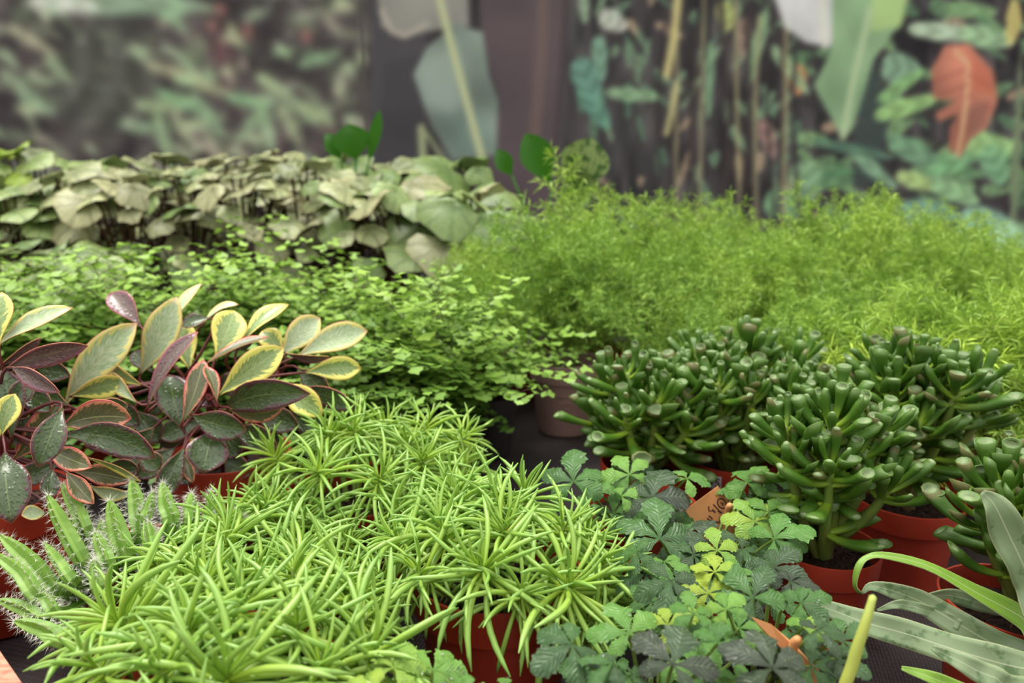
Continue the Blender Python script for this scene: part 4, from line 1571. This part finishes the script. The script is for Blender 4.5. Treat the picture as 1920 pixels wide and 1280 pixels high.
# ------------------------------------------------------------------ maidenhair ferns
def frond_mesh(seed, L, a0, a1, tall=False):
    r_ = random.Random(seed)
    m = MB()
    n = 12
    pts = []
    x = z = 0
    for i in range(n):
        v = i / (n - 1)
        pts.append(Vector((x, .012 * math.sin(v * 2.5) * r_.uniform(.5, 1), z)))
        a = a0 + (a1 - a0) * v
        x += math.sin(a) * L / (n - 1)
        z += math.cos(a) * L / (n - 1)
    tube(m, pts, [.0007 * (1 - .6 * i / (n - 1)) for i in range(n)], 4, 1)

    def fan(P, d, nrm, s):
        d = (d - nrm * d.dot(nrm)).normalized()
        sd = nrm.cross(d)
        vs = [P]
        K = 7
        for j in range(K):
            a = -1.05 + 2.1 * j / (K - 1)
            rr = s * (1.0 - (.16 if j in (2, 4) else 0) - .1 * abs(a)) * r_.uniform(.95, 1.05)
            vs.append(P + d * math.cos(a) * rr + sd * math.sin(a) * rr + nrm * (-.12 * s * math.cos(a * 2)))
        m.add(vs, [(0, j, j + 1) for j in range(1, K)], 0)

    for i in range(2, n):
        P = pts[i]
        v = i / (n - 1)
        T = (pts[i] - pts[i - 1]).normalized()
        for sgn in (-1, 1):
            pl = (.058 * (1 - .75 * v) + .010) * r_.uniform(.8, 1.15)
            d = (Vector((0, sgn, 0)) + T * .5 + Vector((0, 0, r_.uniform(-.1, .35)))).normalized()
            q = int(max(2, pl / .0066))
            end = P + d * pl
            tube(m, [P, P.lerp(end, .5) + Vector((0, 0, .003)), end], [.0004, .0003, .0002], 3, 1)
            for k_ in range(q):
                f = (k_ + 1) / q
                pp = P.lerp(end, f) + Vector((0, 0, .003 * math.sin(f * PI)))
                nrm = (Vector((0, 0, 1)) + Vector((r_.uniform(-.45, .45), r_.uniform(-.45, .45), 0))).normalized()
                s2 = d.cross(Vector((0, 0, 1))) * (1 if k_ % 2 else -1)
                dd = d * (.6 if k_ < q - 1 else 1.2) + s2 * r_.uniform(.5, 1.0) * (1 if k_ < q - 1 else .1)
                fan(pp + dd * .001, dd, nrm, r_.uniform(.0088, .0135) * (1.1 - .3 * v))
    return m.mesh('frond', [M_FERN, M_DARKSTEM])


FR_UP = [frond_mesh(300 + i, .17, .05, .9) for i in range(4)]
FR_MID = [frond_mesh(320 + i, .17, .35, 1.6) for i in range(5)]
FR_LOW = [frond_mesh(340 + i, .15, .9, 2.3) for i in range(5)]


def fern(label, px, Y, sc, nf, seed, group=None, R=.040, h=.085, up=.3, mat=None, droop=True, trim=False):
    b = at(px, 640, Y)
    base = Vector((b.x, Y, 0))
    t = potted('maidenhair_fern', label, 'fern', base, R, h, mat or M_POT, group, seed=seed % 3)
    r_ = random.Random(seed)
    for k_ in range(nf):
        f = k_ / nf
        ms = FR_UP if f < up else (FR_MID if f < .7 or not droop else FR_LOW)
        a = k_ * 2.4 + r_.uniform(-.4, .4)
        if trim and f > .5 and math.cos(a) > .25:
            a = PI - a
        M = Matrix.Translation((math.cos(a) * .012, math.sin(a) * .012, h * .8)) @ Matrix.Rotation(a, 4, 'Z') @ Matrix.Rotation(r_.uniform(-.15, .15), 4, 'Y') @ Matrix.Scale(sc * r_.uniform(.8, 1.12), 4)
        o = link('frond', r_.choice(ms), t, M)
        o['tone'] = max(0, .65 - f + r_.uniform(-.1, .3))  # lower fronds get a darker colour standing in for shade
    return t


fern('maidenhair fern at the end of the fern row, behind the dark purple peperomia', 20, .97, 1.18, 28, 401)
fern('maidenhair fern behind the gap between the two peperomias', 165, .99, 1.22, 30, 402)
fern('maidenhair fern behind the upright cream leaves of the full peperomia', 310, .98, 1.2, 30, 403)
fern('maidenhair fern behind the tilted cream leaves, next to the tallest fern', 440, 1.02, 1.15, 28, 404)
tallf = fern('tallest maidenhair fern, with one frond rising against the dark gap', 520, 1.12, 1.12, 26, 405)
link('frond', FR_UP[0], tallf, Matrix.Translation((-.015, 0, .07)) @ Matrix.Rotation(1.9, 4, 'Z') @ Matrix.Scale(1.5, 4))['tone'] = .7
fern('low maidenhair fern beyond the tips of the full peperomia', 625, 1.04, 1.1, 26, 406)
f407 = fern('maidenhair fern between the tallest fern and the feathery asparagus ferns', 740, 1.08, .98, 24, 407)
link('frond', FR_UP[2], f407, Matrix.Translation((-.02, 0, .06)) @ Matrix.Rotation(2.6, 4, 'Z') @ Matrix.Scale(1.35, 4))['tone'] = .6
fern('shaded maidenhair fern hanging low behind the rearmost needle-leaved succulent', 702, .855, .9, 28, 408, mat=M_POT_DARK)
fern('broad bright maidenhair fern in front of the asparagus ferns, beside the mauve pot', 832, .90, 1.1, 40, 409, mat=M_POT_DARK, trim=True)
fern('small maidenhair fern draping its tips over the mauve pot', 915, 1.0, .78, 20, 410, mat=M_POT_DARK, droop=False, trim=True)
fern('maidenhair fern half outside the frame edge', -150, .95, 1.0, 24, 411)

# ------------------------------------------------------------------ asparagus ferns
def plume(seed, L, a0, a1, nl, nwid, dens=1.0):
    r_ = random.Random(seed)
    m = MB()
    n = 14
    pts = []
    x = z = 0
    for i in range(n):
        v = i / (n - 1)
        pts.append(Vector((x, .01 * math.sin(v * 3 + seed), z)))
        a = a0 + (a1 - a0) * v ** 1.3
        x += math.sin(a) * L / (n - 1)
        z += math.cos(a) * L / (n - 1)
    tube(m, pts, [.0011 * (1 - .7 * i / (n - 1)) for i in range(n)], 4, 1)
    V, F = [], []
    nb = int(26 * dens)
    for b in range(nb):
        v = .22 + .78 * (b + .5) / nb
        xx = v * (n - 1)
        k_ = min(int(xx), n - 2)
        P = pts[k_].lerp(pts[k_ + 1], xx - k_)
        T = (pts[k_ + 1] - pts[k_]).normalized()
        o_ = T.orthogonal().normalized()
        o_ = Matrix.Rotation(b * 2.4 + r_.uniform(-.3, .3), 3, T) @ o_
        ln = (.062 * (1 - .72 * v) + .012) * r_.uniform(.7, 1.2)
        d = (o_ + T * .6 + Vector((0, 0, .25))).normalized()
        end = P + d * ln + Vector((0, 0, -.1 * ln))
        tube(m, [P, end], [.00045, .0002], 3, 1)
        q = max(3, int(ln / .0046))
        for s in range(q + 1):
            c = P.lerp(end, s / q)
            for w_ in range(4):
                u = Vector((r_.gauss(0, 1), r_.gauss(0, 1), r_.gauss(0, 1) + .2)).normalized()
                nd = (u + d * .55).normalized()
                l2 = nl * r_.uniform(.6, 1.15)
                sd = nd.cross(Vector((r_.gauss(0, 1), r_.gauss(0, 1), r_.gauss(0, 1)))).normalized() * nwid * .5
                bend = Vector((0, 0, -.12 * l2))
                i0 = len(V)
                V += [c, c + nd * l2 * .5 + sd, c + nd * l2 * .5 - sd, c + nd * l2 + bend]
                F += [(i0, i0 + 1, i0 + 3, i0 + 2)]
    m.add(V, F, 0)
    return m.mesh('plume', [M_ASP, M_ASPSTEM])


PL_UP = [plume(500 + i, .24, .0, .5, .017, .0017, .8) for i in range(4)]
PL_MID = [plume(510 + i, .24, .3, 1.5, .017, .0017, .8) for i in range(5)]
PL_LOW = [plume(520 + i, .22, .8, 2.4, .017, .0017, .8) for i in range(4)]
PN_UP = [plume(530 + i, .19, .1, .9, .021, .0019, .7) for i in range(4)]
PN_MID = [plume(540 + i, .20, .5, 1.9, .021, .0019, .7) for i in range(4)]
PN_LOW = [plume(550 + i, .19, .9, 2.5, .021, .0019, .7) for i in range(4)]


def asparagus(label, px, Y, sc, nf, seed, near=False, mat=None, R=.05, h=.10, group=None, tone=0.0, droop=True):
    b = at(px, 640, Y)
    base = Vector((b.x, Y, 0))
    t = potted('asparagus_fern', label, 'fern', base, R, h, mat or M_POT, group, seed=seed % 3)
    r_ = random.Random(seed)
    U, Mi, Lo = (PN_UP, PN_MID, PN_LOW) if near else (PL_UP, PL_MID, PL_LOW)
    for k_ in range(nf):
        f = k_ / nf
        ms = U if f < (.4 if droop else .75) else (Mi if f < .8 or not droop else Lo)
        a = k_ * 2.4 + r_.uniform(-.4, .4)
        M = Matrix.Translation((math.cos(a) * .015, math.sin(a) * .015, h * .8)) @ Matrix.Rotation(a, 4, 'Z') @ Matrix.Rotation(r_.uniform(-.2, .2), 4, 'Y') @ Matrix.Scale(sc * r_.uniform(.75, 1.1), 4)
        o = link('plume', r_.choice(ms), t, M)
        o['tone'] = max(0, min(1, tone + r_.uniform(-.15, .2) + (.15 if f < .4 else 0)))
    return t


tall_a = asparagus('feathery asparagus fern in the mauve pot with a raised square on its side', 1060, 1.10, .95, 24, 601, mat=M_POT_MAUVE, R=.053, h=.108, droop=False)
GA = 'asparagus ferns massed in front of the mural'
LA = 'bright feathery asparagus fern in the soft mass in front of the printed jungle'
k = 0
for px, Y, sc in ((1190, 1.20, .94), (1310, 1.14, .9), (1100, 1.36, 1.05), (1235, 1.40, .95), (1380, 1.34, .95), (1450, 1.16, .92), (1590, 1.20, .98), (1730, 1.22, .86), (1870, 1.18, .76),
                  (1500, 1.42, 1.0), (1640, 1.44, .98), (1780, 1.42, .82), (1930, 1.38, .72), (2040, 1.22, .74), (985, 1.28, .85), (900, 1.20, .75), (1330, 1.58, .96), (1570, 1.64, .94), (1730, 1.66, .84),
                  (1900, 1.60, .7), (2050, 1.5, .7), (1010, 1.5, .85)):
    asparagus(LA, px, Y, sc, 20, 610 + k, group=GA, tone=.12)
    k += 1
link('plume', PL_UP[1], tall_a, Matrix.Translation((.005, .02, .08)) @ Matrix.Rotation(1.5, 4, 'Z') @ Matrix.Scale(1.3, 4))['tone'] = .4
asparagus('coarse asparagus fern arching over the jade plants, in front of the soft mass', 1640, .92, .88, 26, 641, True, tone=.1)
pale_a = asparagus('coarse asparagus fern with pale sprays dangling past the second jade pot', 1822, .845, 1.0, 28, 642, True, R=.046, tone=.12)
for q, (a, sc) in enumerate(((3.72, 1.25), (3.95, 1.1), (3.5, 1.15))):
    link('plume', PN_MID[q], pale_a, Matrix.Translation((-.01, -.01, .07)) @ Matrix.Rotation(a, 4, 'Z') @ Matrix.Scale(sc, 4))['tone'] = .8
asparagus('coarse lime asparagus fern cut by the frame edge, above the last jade', 2012, .775, .95, 26, 643, True, R=.046, tone=.28)
asparagus('low asparagus fern filling the gap behind the sticker pot', 1470, .96, .75, 22, 644, True, tone=.0)
asparagus('low asparagus fern behind the first two jade plants', 1285, .97, .70, 20, 645, False, tone=.0)

# ------------------------------------------------------------------ begonias and other pot plants at the back
def heart(seed, asym):
    r_ = random.Random(seed)
    m = MB()
    K = 18
    vs, uv, fs = [(0, 0, 0)], [(.5, 0)], []
    rings = ((.35, .05), (.75, .04), (1.0, -.06))
    for rr, zz in rings:
        for j in range(K):
            a = 2 * PI * j / K
            base = .62 + .38 * math.cos(a) if math.cos(a) > -.85 else .30
            base = max(base, .34) * (1.0 + asym * math.sin(a)) * r_.uniform(.86, 1.12)
            vs.append((base * rr * math.cos(a), base * rr * math.sin(a) * 1.15, zz + (.09 * math.sin(a * 4 + seed) if rr == 1.0 else .05 * math.sin(a * 3 + seed) * rr)))
            uv.append((j / K, rr))
    for j in range(K):
        fs.append((0, 1 + j, 1 + (j + 1) % K))
        for i in range(2):
            q = 1 + i * K
            fs.append((q + j, q + K + j, q + K + (j + 1) % K, q + (j + 1) % K))
    m.add(vs, fs, 0, uv)
    return m


HEART = {}
for i in range(4):
    for v in range(3):
        HEART[(i, v)] = heart(700 + v, .12 * (v - 1)).mesh('leaf', M_BEG[i])


def begonia(px, Y, kind, nl, seed, sz=.065, top=.40, low=.22, rad=.12, label=None, group=None):
    b = at(px, 640, Y)
    base = Vector((b.x, Y, 0))
    t = potted('begonia', label, 'houseplant', base, .047, .11, M_POT_DARK if seed % 2 else M_POT, group, seed=seed % 3)
    W0 = Vector((base.x, base.y, .002))
    r_ = random.Random(seed)
    m = MB()
    for k_ in range(nl):
        a = k_ * 2.4 + r_.uniform(-.3, .3)
        f = (k_ + .5) / nl
        rr = rad * math.sqrt(f)
        z = top - (top - low) * f ** 1.5 * r_.uniform(.5, 1.15) - r_.uniform(0, .02)
        out = Vector((math.cos(a), math.sin(a), 0))
        P = Vector((0, 0, z)) + out * rr
        nrm = (Vector((0, 0, 1)) + out * .55 * f + Vector((r_.uniform(-.7, .7), -.45 * f - .15 + r_.uniform(-.6, .5), 0))).normalized()
        s = sz * r_.uniform(.6, 1.25)
        link('leaf', HEART[(kind if r_.random() < .75 else r_.choice((0, 1, 2)), r_.randrange(3))], t, orient(P, nrm, out - Vector((0, 0, .5)), s))
        tube(m, bez(Vector((out.x * .015, out.y * .015, .09)), Vector((out.x * rr * .4, out.y * rr * .4, z * .8)), P, 6), [.0025] * 6, 4)
    tag(link('stalks', m.mesh('stalks', M_BROWN), t), kind='stuff')
    return t


GB = 'mottled begonias in the row before the mural'
LB = ['silvery grey mottled begonia in the soft row before the dim printed jungle', 'pale green mottled begonia in the soft row before the dim printed jungle',
      'cream and rose mottled begonia in the soft row before the dim printed jungle', 'lime green begonia at the back of the soft row, against the dim print']
k = 0
for px, Y, kd, top in ((-40, 1.62, 1, .365), (55, 1.55, 1, .355), (160, 1.60, 0, .375), (265, 1.55, 2, .365), (370, 1.60, 0, .385), (475, 1.55, 2, .375), (580, 1.60, 0, .39), (670, 1.55, 0, .36), (-20, 1.85, 3, .425),
                       (100, 1.86, 3, .43), (215, 1.84, 1, .40), (330, 1.86, 0, .41), (440, 1.85, 2, .41), (550, 1.86, 0, .42), (650, 1.84, 1, .41), (740, 1.82, 0, .40), (-140, 1.6, 0, .38),
                       (10, 1.38, 1, .25), (140, 1.36, 1, .24)):
    begonia(px, Y, kd, 26, 800 + k, .047, top=top, low=.17 if top > .3 else .15, label=LB[kd], group=GB)
    k += 1
begonia(760, 1.55, 1, 16, 840, .066, .36, .2, .13, 'large-leaved pale begonia beside the banana leaf print, at the end of the begonia row')
begonia(880, 1.50, 1, 16, 841, .07, .345, .17, .13, 'large-leaved grey-green begonia half behind the asparagus ferns')
begonia(850, 1.8, 1, 14, 842, .07, .40, .25, .13, 'pale begonia in front of the dark trunk in the print')


def broadleaf(label, px, Y, leaves, cat='houseplant'):
    b = at(px, 640, Y)
    base = Vector((b.x, Y, 0))
    t = potted('broad_leaved_plant', label, cat, base, .05, .11, M_POT_DARK, seed=1)
    W0 = Vector((base.x, base.y, .002))
    for bx, by, tx, ty, wpx, mat, roll in leaves:
        B, T = at(bx, by, Y), at(tx, ty, Y - .02)
        S = (T - B).normalized().cross((EYE - B).normalized()).normalized()
        Nn = S.cross((T - B).normalized())
        rl = Matrix.Rotation(math.radians(roll), 3, (T - B).normalized())
        pts = bez(B, (B + T) * .5 + Nn * .02, T, 11)
        m = MB()
        strip(m, pts, [rl @ S] * 11, [rl @ Nn] * 11, [size(wpx, B) * interp(PEP_PROF, i / 10) for i in range(11)], 6, .12)
        tube(m, bez(Vector((base.x, base.y, .09)), Vector((base.x, base.y, .2)), B, 6), [.003] * 6, 5)
        link('leaf', m.mesh('leaf', mat, True, W0), t)
    return t


broadleaf('single glossy green leaf standing up from the begonia row against the dim print', 660, 1.72, [(668, 300, 652, 232, 70, M_BROAD, 0), (640, 300, 610, 250, 40, M_BROAD, 30), (690, 310, 712, 205, 24, M_BROAD, 20)])
broadleaf('upright glossy green leaf with a pale cupped leaf, beside the dark trunk print', 1020, 1.70, [(1035, 345, 985, 250, 62, M_BROAD, 0), (1080, 360, 1110, 258, 92, M_BEG[1], 0), (1050, 380, 1120, 330, 60, M_BEG[1], 20), (960, 330, 930, 280, 36, M_BROAD, 10)])

# ------------------------------------------------------------------ tags, stickers and marks
def card(name, label, cat, corners, th, mat):
    """a thin card through the given 3-D outline"""
    P = [Vector(p) for p in corners]
    n = (P[1] - P[0]).cross(P[2] - P[0]).normalized()
    c = sum(P, Vector()) / len(P)
    m = MB()
    k_ = len(P)
    m.add([p - c + n * th / 2 for p in P] + [p - c - n * th / 2 for p in P], [tuple(range(k_)), tuple(range(2 * k_ - 1, k_ - 1, -1))] + [(i, i + k_, (i + 1) % k_ + k_, (i + 1) % k_) for i in range(k_)])
    o = link(name, m.mesh(name, mat, False))
    o.location = c
    tag(o, label, cat)
    return o, c, n


YT = .60
cA = [at(1346, 911, YT), at(1404, 992, YT - .005), at(1340, 1040, YT - .02), at(1284, 956, YT - .015)]
o, c, n = card('plant_tag', 'orange handwritten plant tag leaning behind the dark leathery vine', 'tag', cA, .0008, M_TAG)
ux = (cA[1] - cA[0]).normalized()
uy = (cA[3] - cA[0]).normalized()
if n.dot(EYE - c) < 0:
    n = -n
m = MB()


def ink(pts, wd=.00055):
    q = [cA[0] + ux * (a * (cA[1] - cA[0]).length) + uy * (b * (cA[3] - cA[0]).length) + n * .0007 - c for a, b in pts]
    tube(m, q, [wd] * len(q), 4, 0, False)


ink([(.30 + .10 * math.cos(a), .18 + .10 * math.sin(a)) for a in [i * .7 for i in range(10)]])
ink([(.27, .2), (.32, .15), (.33, .21)])
ink([(.22, .36), (.36, .34)]); ink([(.36, .36), (.44, .32)], .0008); ink([(.28, .46), (.36, .44)], .0007)
ink([(.20, .48), (.26, .54), (.30, .50)]); ink([(.34, .62 + 0), (.42, .58), (.44, .66), (.36, .68)]); ink([(.48, .42), (.56, .50), (.50, .56)]); ink([(.46, .60), (.52, .58)])
link('handwriting', m.mesh('handwriting', M_INK), o)
m = MB()
q0 = at(1366, 952, YT - .02) - c
tube(m, [q0 - Vector((0, 0, .012)), q0, q0 + Vector((0, -.004, .004))], [.003, .003, .0026], 8)
link('peg', m.mesh('peg', M_TAG), o)
YT = .388
cB = [at(1408, 1156, YT), at(1446, 1170, YT), at(1490, 1208, YT - .002), at(1560, 1282, YT - .01), at(1525, 1300, YT - .01), at(1462, 1212, YT - .002), at(1432, 1184, YT)]
o, c, n = card('plant_tag', 'pointed orange plant tag under the largest dark vine leaf', 'tag', cB, .0008, M_TAG)
m = MB()
q0 = at(1490, 1204, YT - .008) - c
tube(m, [q0 - Vector((.002, 0, .010)), q0, q0 + Vector((.0005, -.003, .004))], [.0028, .0028, .0024], 8)
link('peg', m.mesh('peg', M_TAG), o)


def on_pot(plant, R, h, ang, z0, z1, da):
    """points on the pot rim wall, ang measured from the camera side"""
    b = plant.location
    def P(a, z, lift=.0008):
        rr = R * (.965 + .035 * (z / h - .745) / .24) + lift if z > h * .745 else R * (.76 + .14 * z / (h * .72)) + lift
        th = -PI / 2 + a
        return Vector((rr * math.cos(th), rr * math.sin(th), z))
    return P


def sticker(plant, R, h, a0, a1, z0, z1, text=None):
    P = on_pot(plant, R, h, 0, 0, 0, 0)
    m = MB()
    n = 8
    vs, fs = [], []
    for i in range(n + 1):
        a = a0 + (a1 - a0) * i / n
        vs += [P(a, z0), P(a, z1)]
    for i in range(n):
        fs.append((2 * i, 2 * i + 2, 2 * i + 3, 2 * i + 1))
    m.add(vs, fs)
    s = link('price_sticker', m.mesh('price_sticker', M_STICK), plant)
    if text:
        fc = bpy.data.curves.new('price_text', 'FONT')
        fc.body = text
        fc.size = (z1 - z0) * .95
        fc.align_x = 'CENTER'
        fc.align_y = 'CENTER'
        fc.materials.append(M_INK)
        am = (a0 + a1) / 2
        p = P(am, (z0 + z1) / 2, .0014)
        nrm = Vector((math.cos(-PI / 2 + am), math.sin(-PI / 2 + am), 0))
        x = Vector((0, 0, 1)).cross(nrm).normalized()
        M = Matrix((x, Vector((0, 0, 1)), nrm)).transposed().to_4x4()
        tmp = bpy.data.objects.new('price_text', fc)
        me = bpy.data.meshes.new_from_object(tmp)
        bpy.data.objects.remove(tmp)
        link('price_text', me, s, Matrix.Translation(p) @ M)
    return s


sticker(J2, .047, .09, -.95, -.45, .070, .0845, '6,95')
sticker(S1, .062, .105, -.52, -.40, .083, .098)
# raised square on the mauve pot
P = on_pot(tall_a, .053, .108, 0, 0, 0, 0)
m = MB()
for a0, a1, z0, z1 in ((-.42, .42, .062, .0632), (-.42, .42, .034, .0352), (-.42, -.395, .034, .0632), (.395, .42, .034, .0632), (-.2, .2, .052, .0532), (-.12, .12, .043, .0442)):
    vs, fs = [], []
    nq = 10
    for i in range(nq + 1):
        a = a0 + (a1 - a0) * i / nq
        vs += [P(a, z0, .0), P(a, z1, .0), P(a, z1, .0012), P(a, z0, .0012)]
    for i in range(nq):
        q = i * 4
        for s in range(4):
            fs.append((q + s, q + 4 + s, q + 4 + (s + 1) % 4, q + (s + 1) % 4))
    fs += [(0, 1, 2, 3), tuple(nq * 4 + s for s in (3, 2, 1, 0))]
    m.add(vs, fs)
link('embossed_square', m.mesh('embossed_square', M_POT_MAUVE, False), tall_a)
